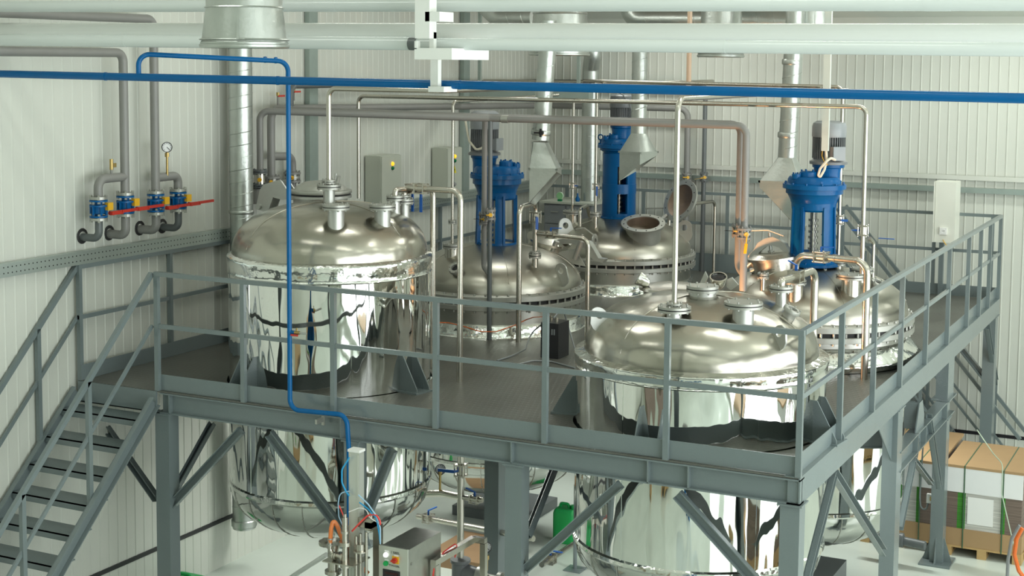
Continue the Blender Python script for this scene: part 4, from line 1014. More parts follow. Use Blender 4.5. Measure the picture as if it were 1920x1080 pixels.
# -- pipes of the right tank
f5 = Z(1620, 711, ZD); x, y = N5a.x, N5a.y; zt = zat(x, y, 477)
st5 = Vector((N5a.x, N5a.y, N5a.z))
t = pipe('stainless_pipe', 'large bent steel pipe in front of the bright blue drive down to the deck', [st5, V3(st5, zt), V3(f5, zt), f5], .036, STEEL, .13, collars=[(V3(st5, zt).lerp(V3(f5, zt), k), V3(f5, zt)-V3(st5, zt)) for k in (.28, .45, .55, .86)])
ball_valve(t, V3(st5, zt).lerp(V3(f5, zt), .36), .036, (V3(f5, zt)-V3(st5, zt)), (1, .3, 0), .12, ha=(0, 0, 1))
g5 = Y(1527, 560, 2.35); zt = zat(g5.x, g5.y, 506)
t = pipe('stainless_pipe', 'steel hooked pipe with a clamp valve between the two right tanks', [N4b, V3(N4b, zt), V3(g5, zt), V3(g5, ZD)], .034, STEEL, .11)
ball_valve(t, V3(N4b, zt).lerp(V3(g5, zt), .42), .036, (V3(g5, zt)-V3(N4b, zt)), (-1, .0, .5), .08, ha=(0, 0, 1))
t = pipe('stainless_pipe', 'thin steel pipe rising from the right tank edge with blue lever', [hit(T5, 1636, 520), Vector((*hit(T5, 1636, 520).xy, zat(*hit(T5, 1636, 520).xy, 455))), Vector((*hit(T5, 1628, 520).xy, zat(*hit(T5, 1636, 520).xy, 445)))], .02, STEEL, .04)
p = hit(T5, 1636, 520); obj('handle', MB().obox((p.x+.13, p.y, zat(p.x, p.y, 446)), (.08, 0, 0), (0, .01, 0), (0, 0, .004)), BLUEH, t)

# ================================================================== OVERHEAD PIPES
GY = -1.15
def straight(name, label, p, q, r, m, group=None, joints=()):
    p, q = Vector(p), Vector(q); d = (q-p).normalized()
    t = thing(name, label, 'pipe', p, group); obj('tube', MB().cyl(p, q, r, 32), m, t)
    c = MB()
    for s, w in joints:
        k = p.lerp(q, s); c.cyl(k-d*w, k+d*w, r*1.03, 32)
    if joints: obj_split('socket_joint', c, m, t)
    return t
def ext2(a, b, k=.35): d = b-a; return b+d*k
a, b = Y(-5, 12.5, GY), Y(1925, 6, GY); straight('overhead_pipe', 'pale grey plastic pipe high overhead, topmost across the picture', a, b+(b-a)*.25, rad(12.5, Y(960, 10, GY)), PVC, 'pale plastic pipes overhead', [(.123, .002), (.32, .1), (.75, .08)])
GB = GY+.2
a, b = Y(20, 56, GB+.25), Y(1925, 64, GB+.25); a = X(0, 56, XL+.02); a.y = min(a.y, b.y) if False else a.y
a = Y(2, 56, -.99); b = Y(1925, 63, -.99); straight('overhead_pipe', 'white grey plastic pipe overhead, middle one of the three', a, b+(b-a)*.25, rad(16, Y(960, 60, -.99)), PVCW, 'pale plastic pipes overhead')
a, b = Y(0, 75, -1.28), Y(776, 82, -1.28); straight('overhead_pipe', 'pale grey plastic pipe overhead, lowest one, ending open at the white bracket', a, b, rad(11.5, Y(400, 78, -1.28)), PVC, 'pale plastic pipes overhead', [(.34, .003)])
a, b = Y(770, 82, -1.30), Y(1925, 93, -1.30); t = straight('overhead_pipe', 'pale grey plastic pipe overhead, lowest one, running right from the white bracket', a, b+(b-a)*.4, rad(12.0, Y(1300, 90, -1.30)), PVC, 'pale plastic pipes overhead', [(.40, .003)])
obj('pipe_end', MB().lathe([(rad(12.0, a)*.9, -.004), (rad(12.0, a)*1.02, -.004), (rad(12.0, a)*1.02, .06), (rad(12., a), .06)], a, b-a, 32, cap=False), PVCG, t)
# blue compressed air main with its loop and drop
BY = -.98
a, b = Y(0, 138.5, BY), Y(1925, 184.5, BY); r = rad(7.5, Y(960, 160, BY))
t = thing('blue_main_pipe', 'long blue painted pipe crossing the whole picture overhead', 'pipe', a); obj('tube', MB().cyl(a, b+(b-a)*.35, r*1.12, 20), BLUE, t)
c = MB()
for k in (.14, .345, .535): p = a.lerp(b, k); c.cyl(p-Vector((.01, 0, 0)), p+Vector((.01, 0, 0)), r*1.22, 20)
obj_split('weld_collar', c, BLUE, t)
s = Y(260, 147, BY); s2_ = V3(s, zat(s.x, s.y, 101)); q = Y(540, 115, -.10); q0 = V3(q, zat(q.x, q.y, 768)); q1 = Y(654, 782, -.10); q2 = V3(q1, zat(q1.x, q1.y, 846))
q3 = Vector((q1.x, q1.y, q0.z-.0)); z_ = (q0.z+q1.z)/2
t = thing('blue_drop_pipe', 'thin blue pipe looping off the main and dropping down before the left tank', 'pipe', q2)
obj('tube', MB().tube([s, s2_, q, q0, Y(650, 778, -.10), q2, V3(q2, 1.6)], rad(4.6, q), 14, .09, seg=8), BLUE, t)
c = MB()
for p in (Y(497, 112, -.22), Y(517, 113, -.17)): c.cyl(p-Vector((.008, 0, 0)), p+Vector((.008, 0, 0)), rad(6, p), 12)
obj_split('weld_collar', c, BLUE, t)
p = Y(540, 622, -.10); v = obj('valve', MB().cyl(p, p+Vector((.07, .0, 0)), .016, 10), BLUE, t)
obj('valve_body', MB().cyl(p+Vector((.05, 0, 0)), p+Vector((.12, 0, 0)), .015, 10).cyl(p+Vector((.09, 0, 0)), p+Vector((.09, 0, .04)), .008, 8), BRASS, v)
obj('handle', MB().obox(p+Vector((.08, -.02, -.02)), (.035, 0, 0), (0, .006, 0), (0, 0, .008)), RED, v)
obj('hose_tail', MB().cyl(p+Vector((.12, 0, 0)), p+Vector((.19, 0, 0)), .009, 10), SATINW, v)
obj('pipe_clip', MB().box(Y(600, 780, -.06).x-.01, Y(600, 780, -.06).x+.01, -.12, .0, Y(600, 782, -.06).z-.05, Y(600, 782, -.06).z-.01).box(Y(600, 780, -.06).x-.012, Y(600, 780, -.06).x+.012, -.02, 0, Y(600, 782, -.06).z-.08, Y(600, 782, -.06).z), FLG, t)
# white hanger
t = thing('pipe_hanger', 'white painted steel bracket hanging from the roof and holding the overhead pipes', 'bracket', Y(812, 150, GY))
def ub(u0, u1, v0, v1, y0, y1):
    a, b = Y(u0, v0, y0), Y(u1, v1, y0); return MB().box(a.x, b.x, y0, y1, b.z, a.z)
a, b = Y(778, 0, -1.5), Y(805, 72, -1.5)
obj('hanger_post', MB().box(a.x, b.x-.03, -1.5, -1.44, b.z, zceil(-1.5)).box(b.x-.03, b.x, -1.5, -1.40, b.z, zceil(-1.5)), WHITE, t)
obj('pipe_shelf', ub(777, 847, 90, 112, -1.5, -.95).box(Y(777, 90, -1.5).x, Y(781, 90, -1.5).x, -1.5, -1.45, Y(780, 92, -1.5).z, Y(780, 77, -1.5).z).box(Y(797, 72, -1.5).x, Y(805, 72, -1.5).x, -1.44, -1.40, Y(797, 92, -1.5).z, Y(797, 60, -1.5).z), WHITE, t)
obj('lower_strap', ub(807, 821, 112, 168, -1.10, -1.05), WHITE, t)
obj('clip_plate', ub(803, 832, 162, 173, -1.12, -.92), WHITE, t)
obj('upper_plate', ub(797, 824, 22, 40, -1.5, -1.3), WHITE, t)
# left drain pipes overhead near the wall are part of the wall set

# ================================================================== DUCTS
def helix(mb, p, q, r, pitch, th=.004, n=22, rib=True):
    p, q = Vector(p), Vector(q); a = (q-p); L_ = a.length; x, y, a = basis(a); k = int(L_/pitch*n); pts = []
    for i in range(k+1):
        s = L_*i/k; t = 2*pi*n and 2*pi*i/n; pts.append(p+a*s+x*r*cos(t)+y*r*sin(t))
    return mb.tube(pts, th, 4)
def duct(label, segs, r, pitch=.14, name='spiral_duct', group='galvanised spiral ducts', m=GALV):
    t = thing(name, label, 'duct', segs[-1], group); P = [Vector(s) for s in segs]
    obj('duct_tube', MB().tube(P, r, 32, r*1.3), m, t)
    h = MB()
    for a, b in zip(P[:-1], P[1:]):
        if (b-a).length > .5: helix(h, a+(b-a).normalized()*r*.8, b-(b-a).normalized()*.1, r+.001, pitch)
    obj('spiral_seam', h, m, t); return t
def hood(t, top, rt, p_mid, w, d, hmid, hlow, cut, rot=0.0, name='hood'):
    """square to round transition, flange, then a slant-cut box below. cut: which side hangs lowest (unit vector)"""
    top = Vector(top); mid = Vector(p_mid); ex = Vector((cos(rot), sin(rot), 0)); ey = Vector((-sin(rot), cos(rot), 0)); n = 32; vs = []
    for i in range(n):
        a = 2*pi*i/n; vs.append(top+ex*rt*cos(a)+ey*rt*sin(a))
    for i in range(n):
        a = 2*pi*i/n; k = 1/max(abs(cos(a)), abs(sin(a))); vs.append(mid+ex*w/2*cos(a)*k+ey*d/2*sin(a)*k)
    fs = [(i, (i+1) % n, n+(i+1) % n, n+i) for i in range(n)]
    h = obj(name, MB().add(vs, fs), GALV, t, sharp=25)
    f = MB()
    for s in (-1, 1):
        f.obox(mid+ex*s*w/2, ex*.012, ey*(d/2+.012), Vector((0, 0, .012))); f.obox(mid+ey*s*d/2, ey*.012, ex*(w/2+.012), Vector((0, 0, .012)))
    obj('hood_flange', f, GALV, h)
    cs = [mid+ex*sx*w/2+ey*sy*d/2 for sx, sy in ((-1, -1), (1, -1), (1, 1), (-1, 1))]; c_ = Vector(cut)
    low = []
    for c in cs:
        s = (c-mid).dot(ex)/(w/2)*c_.dot(ex) + (c-mid).dot(ey)/(d/2)*c_.dot(ey); s = max(-1, min(1, s))
        low.append(c-Vector((0, 0, hlow+(hmid-hlow)*(s+1)/2)))
    inn = [c+(mid-c).normalized()*.012 for c in cs]; lin = [Vector((i.x, i.y, l.z)) for i, l in zip(inn, low)]
    vs = cs+low+inn+lin; fs = []
    for i in range(4): j = (i+1) % 4; fs += [(i, j, 4+j, 4+i), (8+i, 12+i, 12+j, 8+j), (4+i, 4+j, 12+j, 12+i)]
    obj('hood_skirt', MB().add(vs, fs), GALV, h, sharp=25); return h
# left wall duct
p = X(452, 300, XL+.24); r = rad(22, p)
t = duct('fat galvanised spiral duct standing against the left wall beside the left tank', [(p.x, p.y, 6.6), (p.x, p.y, .45)], r, .13)
obj_split('duct_clamp', MB().lathe([(r+.003, -.02), (r+.01, -.01), (r+.01, .01), (r+.003, .02)], (p.x, p.y, zat(p.x, p.y, 397)), n=32, cap=False).lathe([(r+.003, -.03), (r+.014, -.02), (r+.014, .04), (r+.003, .05)], (p.x, p.y, .5), n=32, cap=False), GALV, t)
# duct with hood over the middle tank
yy = 4.1
top = Y(1026, 100, yy); bt = Y(1014, 262, yy)
t = duct('leaning galvanised duct with damper and slanted hood, over the middle tank', [top+Vector((0, 0, .35)), top, bt], rad(16.5, bt), .16)
obj_split('duct_collar', MB().lathe([(rad(17.5, bt), -.02), (rad(18.5, bt), -.01), (rad(18.5, bt), .03), (rad(17.5, bt), .04)], Y(1014, 250, yy), top-bt, 28, cap=False).lathe([(rad(17.5, bt), -.02), (rad(18.3, bt), -.01), (rad(18.3, bt), .03), (rad(17.5, bt), .04)], Y(1017, 224, yy), top-bt, 28, cap=False), GALV, t)
c = Y(1016, 249, yy-.11); obj('damper_knob', MB().cyl(c, c+Vector((0, -.03, 0)), .026, 12).cyl(c+Vector((-.08, -.03, 0)), c+Vector((0, -.03, 0)), .008, 8).obox(c+Vector((.0, -.03, 0)), (.012, 0, 0), (0, .006, 0), (0, 0, .045)), BLK, t)
md = Y(1023, 316, yy); hood(t, Y(1013, 266, yy), rad(15.5, bt), md, .30, .28, .42, .02, (-1, 0, 0), radians(14))
# duct with hood over the back tank
yy = 6.6
top = Y(1200, 90, yy); bt = Y(1200, 250, yy)
t = duct('straight galvanised duct with slanted hood, before the back tank drive', [top+Vector((0, 0, .25)), V3(top, top.z), V3(top, bt.z)], rad(14.5, bt), .15)
md = V3(top, Y(1200, 285, yy).z); hood(t, V3(top, bt.z), rad(14.5, bt), md, .34, .32, .36, .04, (-1, -.2, 0), radians(-20))
# duct with hood over the right tank
yy = 5.6
top = Y(1490, 60, yy); bt = Y(1476, 295, yy)
t = duct('straight galvanised duct with hood, left of the bright blue drive', [top+Vector((0, 0, .4)), top, bt], rad(17.5, bt), .16)
obj_split('duct_collar', MB().lathe([(rad(18.2, bt), -.02), (rad(19, bt), -.01), (rad(19, bt), .03), (rad(18.2, bt), .04)], Y(1477, 255, yy), top-bt, 28, cap=False).lathe([(rad(18.2, bt), -.02), (rad(19, bt), -.01), (rad(19, bt), .03), (rad(18.2, bt), .04)], Y(1485, 118, yy), top-bt, 28, cap=False), GALV, t)
md = Y(1470, 340, yy); hood(t, bt, rad(17.5, bt), md, .46, .34, .50, .06, (1, 0, 0), radians(0))
# duct at the back wall
t = duct('grey galvanised duct going down the back corner behind the thin pipes', [Y(1112, 70, 9.3), Y(1112, 104, 9.3), Y(1108, 128, 9.4), V3(Y(1108, 128, 9.4), 2.5)], rad(16, Y(1110, 200, 9.3)), .2)
# overhead horizontal ducts behind the pale pipes
dt = duct('horizontal galvanised spiral duct running right just under the roof', [Y(1175, -5, 7.4), Y(1188, 36, 7.4), Y(1275, 36, 7.4), Y(1480, 40, 7.6), Y(1530, 40, 7.7)], .13, .2)
dt = duct('short horizontal spiral duct under the roof, left of the wide round collar', [Y(905, 8, 6.4), Y(932, 34, 6.4), Y(1000, 34, 6.4)], .11, .2)
# wide round reducers
def reducer(label, u, v0, v1, y, px0, px1, m=GALV):
    a, b = Y(u, v0, y), Y(u, v1, y); b = V3(a, b.z); r0, r1 = rad(px0, a), rad(px1, a); L_ = a.z-b.z
    t = thing('round_duct_reducer', label, 'duct', b, 'wide round vent reducers')
    obj('cone', MB().lathe([(r1*.985, .0), (r1, .01), (r1*.995, L_*.12), (r1*.97, L_*.14), (r0*1.02, L_*.9), (r0, L_), (r0, L_+.5), (r0*.96, L_+.5), (r0*.96, L_), (r1*.96, .01)], b, n=56), m, t)
    obj_split('rim', MB().lathe([(r1, -.01), (r1+.008, 0), (r1+.008, .015), (r1, .02)], b, n=56, cap=False).lathe([(r1, L_*.16), (r1+.01, L_*.18), (r1*.99, L_*.21)], b, n=56, cap=False).lathe([(r0*1.0, L_*.97), (r0+.012, L_*.99), (r0+.004, L_*1.02)], b, n=56, cap=False), m, t)
    obj('standing_seam', MB().obox(b+Vector((cos(CA-.1)*(r0+r1)/2, sin(CA-.1)*(r0+r1)/2, L_*.55)), Vector((cos(CA-.1)*(r1-r0)/2, sin(CA-.1)*(r1-r0)/2, -L_*.36)), Vector((-sin(CA-.1), cos(CA-.1), 0))*.008, Vector((cos(CA-.1), sin(CA-.1), 0))*.006), m, t)
    return t
reducer('wide galvanised cone hanging in front of the pale pipes at the upper left', 458, 14, 88, -2.0, 71, 82)
reducer('wide round galvanised collar above the leaning duct', 1050, 25, 103, 4.6, 50, 56)
reducer('round galvanised collar high up between the beige pipe and the right duct', 1352, 70, 106, 6.2, 38, 43)
reducer('round galvanised collar above the duct left of the bright blue drive', 1522, 8, 60, 5.9, 34, 36)
# ================================================================== TRUNKING, TRAYS, BOXES
tz = .5*(X(0, 513, XL+.07).z+X(440, 433, XL+.07).z)
t = obj('cable_tray', MB().box(XL+.07, XL+.078, -4.0, 9.9, tz-.062, tz+.062).box(XL+.01, XL+.07, -4.0, 9.9, tz+.055, tz+.062).box(XL+.01, XL+.07, -4, 9.9, tz-.062, tz-.055), PERF, origin=(XL, 0, tz)); tag(t, 'long perforated galvanised tray fixed along the left wall above the railing', 'cable tray')
for (u, w_, lb_) in ((586, .09, 'upright galvanised strip on the left wall behind the steel riser pipe'), (872, .09, 'upright grey green strip on the left wall left of the middle drive')):
    p = X(u, 300, XL+.05); z0, z1 = (2.4, 6.2) if u == 586 else (tz, 6.2)
    t = obj('wall_profile', MB().box(XL+.01, XL+.07, p.y-.09, p.y+.09, z0, z1).box(XL+.07, XL+.075, p.y-.09, p.y+.03, z0, z1), GALVD, None); tag(t, lb_, 'profile')
a, b = Y(880, 172, 7.2), Y(1104, 180, 7.2)
t = obj('cable_tray', MB().box(a.x, b.x, 7.2, 7.35, (a.z+b.z)/2-.05, (a.z+b.z)/2+.04), GALVD); tag(t, 'plain galvanised tray overhead behind the leaning duct', 'cable tray')
obj('tray_hanger', MB().box(a.x+.1, a.x+.14, 7.25, 7.29, a.z, 6.5).box(b.x-.2, b.x-.16, 7.25, 7.29, a.z, 6.5), GALVD, None).update_tag()
bpy.data.objects['tray_hanger'].parent = t; bpy.data.objects['tray_hanger'].matrix_parent_inverse = Matrix.Translation(-t.location)
# conduit rails on the back wall
a, b = Y(1430, 342, YB-.06), Y(1920, 358, YB-.06); zz = (a.z+b.z)/2
t = obj('wall_rail', MB().box(XL+.3, 13.5, YB-.09, YB-.02, zz-.035, zz+.035), GALVD); tag(t, 'lower galvanised rail along the ribbed back wall', 'rail')
zz = Y(1750, 331, YB-.05).z
t = obj('wall_rail', MB().box(XL+.3, 13.5, YB-.05, YB-.02, zz-.03, zz+.03), WALLM); tag(t, 'upper white rail along the ribbed back wall', 'rail')
# enclosures
def enclosure(label, y0, y1, z0, z1, dpt, lamps, m=CAB, seam=None, tri=False):
    t = thing('control_enclosure', label, 'electrical cabinet', (XL+.02, (y0+y1)/2, z0), 'beige wall enclosures')
    obj('case', MB().box(XL+.02, XL+dpt, y0, y1, z0, z1), m, t)
    dr = obj('door', MB().box(XL+dpt+.001, XL+dpt+.02, y0+.006, y1-.006, z0+.006, z1-.006), m, t)
    for (yy, zz, mm) in lamps: obj('pilot_lamp', MB().lathe([(.026, 0), (.026, .008), (.02, .02), (.001, .026)], (XL+dpt+.02, yy, zz), (1, 0, 0), 18), mm, dr)
    if tri:
        yy, zz = tri; k = XL+dpt+.0205
        w_ = obj('warning_sign', MB().prism([(k, yy-.05, zz-.045), (k, yy+.05, zz-.045), (k, yy, zz+.055)], (.001, 0, 0)), mat('yellow_sign', (.75, .65, .03), .5), dr)
        obj('bolt_symbol', MB().prism([(k+.0012, yy+.004, zz+.03), (k+.0012, yy-.012, zz-.005), (k+.0012, yy+.002, zz-.005), (k+.0012, yy-.004, zz-.035), (k+.0012, yy+.012, zz+.004), (k+.0012, yy, zz+.004)], (.0008, 0, 0)), BLK, w_)
    return t
dp1 = .24
p0, p1 = X(713, 293, XL+dp1), X(750, 290, XL+dp1); zb1 = X(713, 385, XL+dp1).z; pl = X(733, 307, XL+dp1)
enclosure('beige wall cabinet with yellow and green lamps, the nearer left one', p0.y, p1.y, zb1-.2, p0.z, dp1, [(pl.y, X(733, 307, XL+dp1).z, YLAMP), (pl.y, X(733, 315, XL+dp1).z, GRNL)])
p0, p1 = X(837, 278, XL+dp1), X(864, 276, XL+dp1); pl = X(850, 293, XL+dp1)
enclosure('beige wall cabinet with a yellow warning triangle, the farther right one', p0.y, p1.y, X(837, 372, XL+dp1).z, p0.z, dp1, [(pl.y, pl.z, YLAMP), (pl.y, X(850, 301, XL+dp1).z, GRNL), (pl.y, X(850, 345, XL+dp1).z, mat('grey_lock', (.3, .3, .3)))], tri=(pl.y, X(850, 318, XL+dp1).z))
# white box on the back right railing
a, b = Y(1755, 342, 9.05), Y(1786, 456, 9.05); c = X(1803, 340, 5.6)
t = thing('wall_box', 'tall white electrical box with a socket at the back right railing', 'electrical box', (b.x, 9.1, b.z))
zt_, zb_ = a.z+.01, b.z; x0_, x1_ = a.x, b.x+.02
obj('case', MB().box(x0_, x1_, 9.05, 9.38, zb_, zt_), CABW, t)
obj('door', MB().box(x0_-.022, x0_-.004, 9.04, 9.38, zb_, zt_), CABW, t)
s_ = Y(1769, 433, 9.05); so = obj('socket', MB().box(s_.x-.045, s_.x+.045, 9.02, 9.05, s_.z-.045, s_.z+.045).lathe([(.03, 0), (.03, .004), (.02, .004), (.02, -.003)], (s_.x, 9.02, s_.z), (0, -1, 0), 20, cap=False), WPL, t)
obj_split('socket_hole', MB().cyl((s_.x-.009, 9.0195, s_.z), (s_.x-.009, 9.018, s_.z), .004, 8).cyl((s_.x+.009, 9.0195, s_.z), (s_.x+.009, 9.018, s_.z), .004, 8), BLK, so)
obj('box_stand', MB().box(x0_+.02, x0_+.08, 9.3, 9.38, ZD, zb_), GREY, t)
obj('cable', MB().tube([Y(1768, 450, 9.04), Y(1771, 455, 9.0), Y(1776, 462, 9.0)], .006, 6), YEL, t)
# trunking down to the right motor, with cable loop
yy = 4.35
a, b = Y(1547, 0, yy), Y(1547, 283, yy)
t = thing('cable_trunking', 'narrow white trunking hanging down to the right drive motor', 'trunking', b)
obj('trunk', MB().box(b.x-.035, b.x+.035, yy-.02, yy+.02, b.z, zceil(yy)-.004), GALV if False else mat('pale_trunking', (.62, .66, .60), .4), t)
obj('cable_loop', MB().tube([Y(1549, 280, yy), Y(1550, 300, yy), Y(1546, 318, yy-.03), Y(1538, 332, yy-.05), Y(1534, 329, yy-.05), Y(1538, 316, yy-.05), Y(1549, 303, yy-.05), Y(1558, 296, yy-.02), Y(1566, 300, yy+.05)], .013, 8, .04), FOILW, t)
obj('earth_wire', MB().tube([Y(1542, 283, yy), Y(1541, 292, yy), Y(1545, 302, yy-.02), Y(1552, 310, yy-.04)], .004, 6, .02), YEL, t)
t = obj('motor_cable', MB().tube([Y(872, 222, 4.7), Y(876, 245, 4.6), Y(880, 265, 4.5), Y(893, 281, 4.45), Y(905, 278, 4.45), Y(912, 262, 4.5)], .014, 8, .05), FOILW); tag(t, 'cream cable curving under the middle drive motor', 'cable')
t = obj('motor_cable', MB().tube([Y(1158, 172, 7.9), Y(1168, 178, 7.85), Y(1180, 195, 7.8), Y(1184, 208, 7.8)], .009, 8, .05), MOTOR); tag(t, 'thin grey cable arching over the back drive motor', 'cable')
# lab bench with things on it at the back
a = Y(1035, 385, 8.9)
bx0, bx1 = Y(1018, 380, 9.0).x, Y(1112, 380, 9.0).x; bz = Y(1040, 378, 9.0).z
t = thing('work_bench', 'grey bench with drawers and pale top in the back left corner', 'bench', (bx0, 9.3, ZD))
obj('worktop', MB().box(bx0-.05, bx1, 9.0, 9.75, bz-.03, bz), CAB, t)
obj('carcass', MB().box(bx0, bx1-.05, 9.05, 9.7, ZD, bz-.03), MOTORL, t)
for i, (x0_, x1_) in enumerate(((bx0+.02, bx0+.34), (bx0+.37, bx1-.08))):
    for k in range(3):
        z1_ = bz-.06-k*.28; d_ = obj('drawer', MB().box(x0_, x1_, 9.03, 9.05, max(ZD+.02, z1_-.26), z1_), MOTORL, t)
        obj('drawer_pull', MB().tube([((x0_+x1_)/2-.06, 9.03, z1_-.09), ((x0_+x1_)/2-.05, 9.0, z1_-.09), ((x0_+x1_)/2+.05, 9.0, z1_-.09), ((x0_+x1_)/2+.06, 9.03, z1_-.09)], .006, 6), FLG, d_)
c = Y(1050, 367, 9.1)
t = thing('small_round_clock', 'small round pale green dial standing on the bench', 'clock', (c.x, c.y, bz))
obj('dial', MB().cyl(c-Vector((0, .012, 0)), c+Vector((0, .012, 0)), .05, 28), mat('pale_green_plastic', (.30, .62, .30), .3), t)
obj('dial_rim', MB().lathe([(.05, -.014), (.056, -.01), (.056, .01), (.05, .014)], c, (0, 1, 0), 28, cap=False), mat('green_white_plastic', (.55, .75, .55), .3), t)
obj('foot', MB().box(c.x-.03, c.x+.03, 9.08, 9.12, bz, c.z-.05), GRNL, t)
t = obj('bench_flask', MB().lathe([(.03, 0), (.035, .04), (.012, .08), (.012, .12)], (Y(1083, 370, 9.2).x, 9.2, bz), n=16), BLUEM); tag(t, 'small blue topped bottle on the bench', 'bottle')
# black box with cables on the deck
a = Z(1006, 668, ZD); b = Z(1050, 671, ZD)
h_ = zat(b.x, b.y, 605)-ZD
t = thing('black_box', 'black metal box with cables standing on the deck before the middle tank', 'box', (b.x, b.y, ZD))
w1 = .22; bx = Z(1030, 672, ZD)
obj('case', MB().box(bx.x-.10, bx.x+.10, bx.y+.0, bx.y+.26, ZD, ZD+h_), BLK, t)
obj_split('connector', MB().cyl((bx.x-.03, bx.y+.1, ZD+h_), (bx.x-.03, bx.y+.1, ZD+h_+.06), .012, 8).cyl((bx.x+.04, bx.y+.08, ZD+h_), (bx.x+.04, bx.y+.08, ZD+h_+.05), .016, 8).cyl((bx.x-.06, bx.y+.15, ZD+h_), (bx.x-.06, bx.y+.15, ZD+h_+.04), .01, 8), STEEL, t)
lt = MB()
for i in range(2): lt.box(bx.x+.02+.025*i, bx.x+.035+.025*i, bx.y-.002, bx.y, ZD+h_-.12, ZD+h_-.06)
obj_split('vent_slot', lt, MOTORL, t)
T_ = Vector((bx.x, bx.y+.1, ZD+h_+.04))
t = obj('power_cable', MB().tube([T_, T_+Vector((.05, .1, .1)), Z(1062, 600, ZD+.3), Z(1078, 655, ZD+.06), Z(1090, 672, ZD+.02)], .008, 8, .06), MOTORL); tag(t, 'grey cable looping right from the black box', 'cable')
t = obj('power_cable', MB().tube([T_+Vector((-.04, 0, 0)), Z(995, 625, ZD+.12), Z(985, 655, ZD+.03), Z(960, 667, ZD+.01), Z(932, 676, ZD+.01)], .008, 8, .06), MOTORL); tag(t, 'grey cable trailing left from the black box over the deck', 'cable')
t = obj('power_cable', MB().tube([Z(968, 684, ZD+.01), Z(1000, 676, ZD+.01), Z(1035, 678, ZD+.01), Z(1078, 690, ZD+.01)], .008, 8, .06), MOTORL); tag(t, 'grey cable lying on the deck in front of the black box', 'cable')
t = obj('orange_cable', MB().tube([T_+Vector((-.05, .05, .0)), Z(1000, 595, ZD+.28), Z(985, 600, ZD+.2), Z(965, 610, ZD+.16), Z(930, 622, ZD+.14), Z(900, 622, ZD+.2), Z(870, 612, ZD+.22), Z(840, 605, ZD+.22), Z(815, 605, ZD+.22)], .006, 8, .06), ORG); tag(t, 'thin orange cable running round the foot of the middle tank', 'cable')

# ================================================================== FLOOR LEVEL
# filling machine in front of the second column
fy = -.60
c0 = Y(735, 855, fy); xa, xb = Y(654, 1000, fy).x, Y(674, 1000, fy).x; ztop = Y(664, 848, fy).z
fm = thing('filling_machine', 'pale aluminium and steel filling machine with hoses under the platform front', 'machine', ((xa+xb)/2, fy, 0))
obj('guide_column', MB().box(xa, xb, fy, fy+.07, .1, ztop).box(xa+.012, xa+.02, fy-.004, fy, .9, ztop-.02).box(xb-.02, xb-.012, fy-.004, fy, .9, ztop-.02), mat('pale_aluminium', (.62, .64, .58), .35, .5), fm)
obj('cap', MB().box(xa-.005, xb+.005, fy-.008, fy+.08, ztop, ztop+.02), WPL, fm)
obj('base_frame', MB().box(xa-.25, xb+.5, fy-.15, fy+.35, .05, .12).box(xa-.25, xa-.2, fy-.15, fy-.1, 0, .05).box(xb+.45, xb+.5, fy-.15, fy-.1, 0, .05).box(xa-.25, xa-.2, fy+.3, fy+.35, 0, .05).box(xb+.45, xb+.5, fy+.3, fy+.35, 0, .05), STEEL, fm)
hx = Y(647, 1000, fy-.12)
zz0 = Y(647, 970, fy-.12).z; zz1 = Y(647, 1064, fy-.12).z
obj('nozzle_tube', MB().cyl((hx.x, fy-.12, zz1-.35), (hx.x, fy-.12, zz0), .024, 20).cyl((hx.x, fy-.12, zz0), (hx.x, fy-.12, zz0+.03), .015, 16).cyl((hx.x, fy-.12, zz0-.13), (hx.x, fy-.12, zz0-.11), .034, 20).cyl((hx.x, fy-.12, zz0-.23), (hx.x, fy-.12, zz0-.2), .05, 20).cyl((hx.x, fy-.12, zz0-.41), (hx.x, fy-.12, zz0-.38), .04, 20), STEEL, fm)
px = Y(631, 1040, fy).x; z_a = Y(616, 1020, fy).z
obj('carriage_plate', MB().box(px-.02, Y(684, 1065, fy).x, fy-.18, fy+.08, Y(660, 1062, fy-.18).z-.01, Y(660, 1062, fy-.18).z), STEEL, fm)
for (u, v0, v1, r_) in ((676, 1000, 1120, .012), (687, 998, 1100, .012), (668, 1005, 1100, .016)):
    p = Y(u, v0, fy-.05); obj('guide_rod', MB().cyl((p.x, p.y, Y(u, v1, fy-.05).z), p, r_, 14), STEEL, fm)
p = Y(676, 1026, fy-.05); obj('bearing_block', MB().cyl(p-Vector((0, 0, .03)), p+Vector((0, 0, .03)), .04, 20).cyl(p-Vector((0, 0, .035)), p-Vector((0, 0, .025)), .06, 20), STEEL, fm)
p = Y(690, 985, fy); obj('top_bracket', MB().box(xb, p.x+.04, fy-.02, fy+.1, p.z-.02, p.z+.06).box(p.x-.02, p.x+.04, fy-.02, fy+.1, p.z-.04, p.z+.03).cyl((p.x+.0, fy+.04, p.z+.06), (p.x+.0, fy+.04, p.z+.1), .02, 12), STEEL, fm)
p = Y(705, 1000, fy+.2); obj('support_post', MB().box(p.x-.03, p.x+.03, fy+.2, fy+.26, .1, Y(705, 985, fy+.2).z), STEEL, fm)
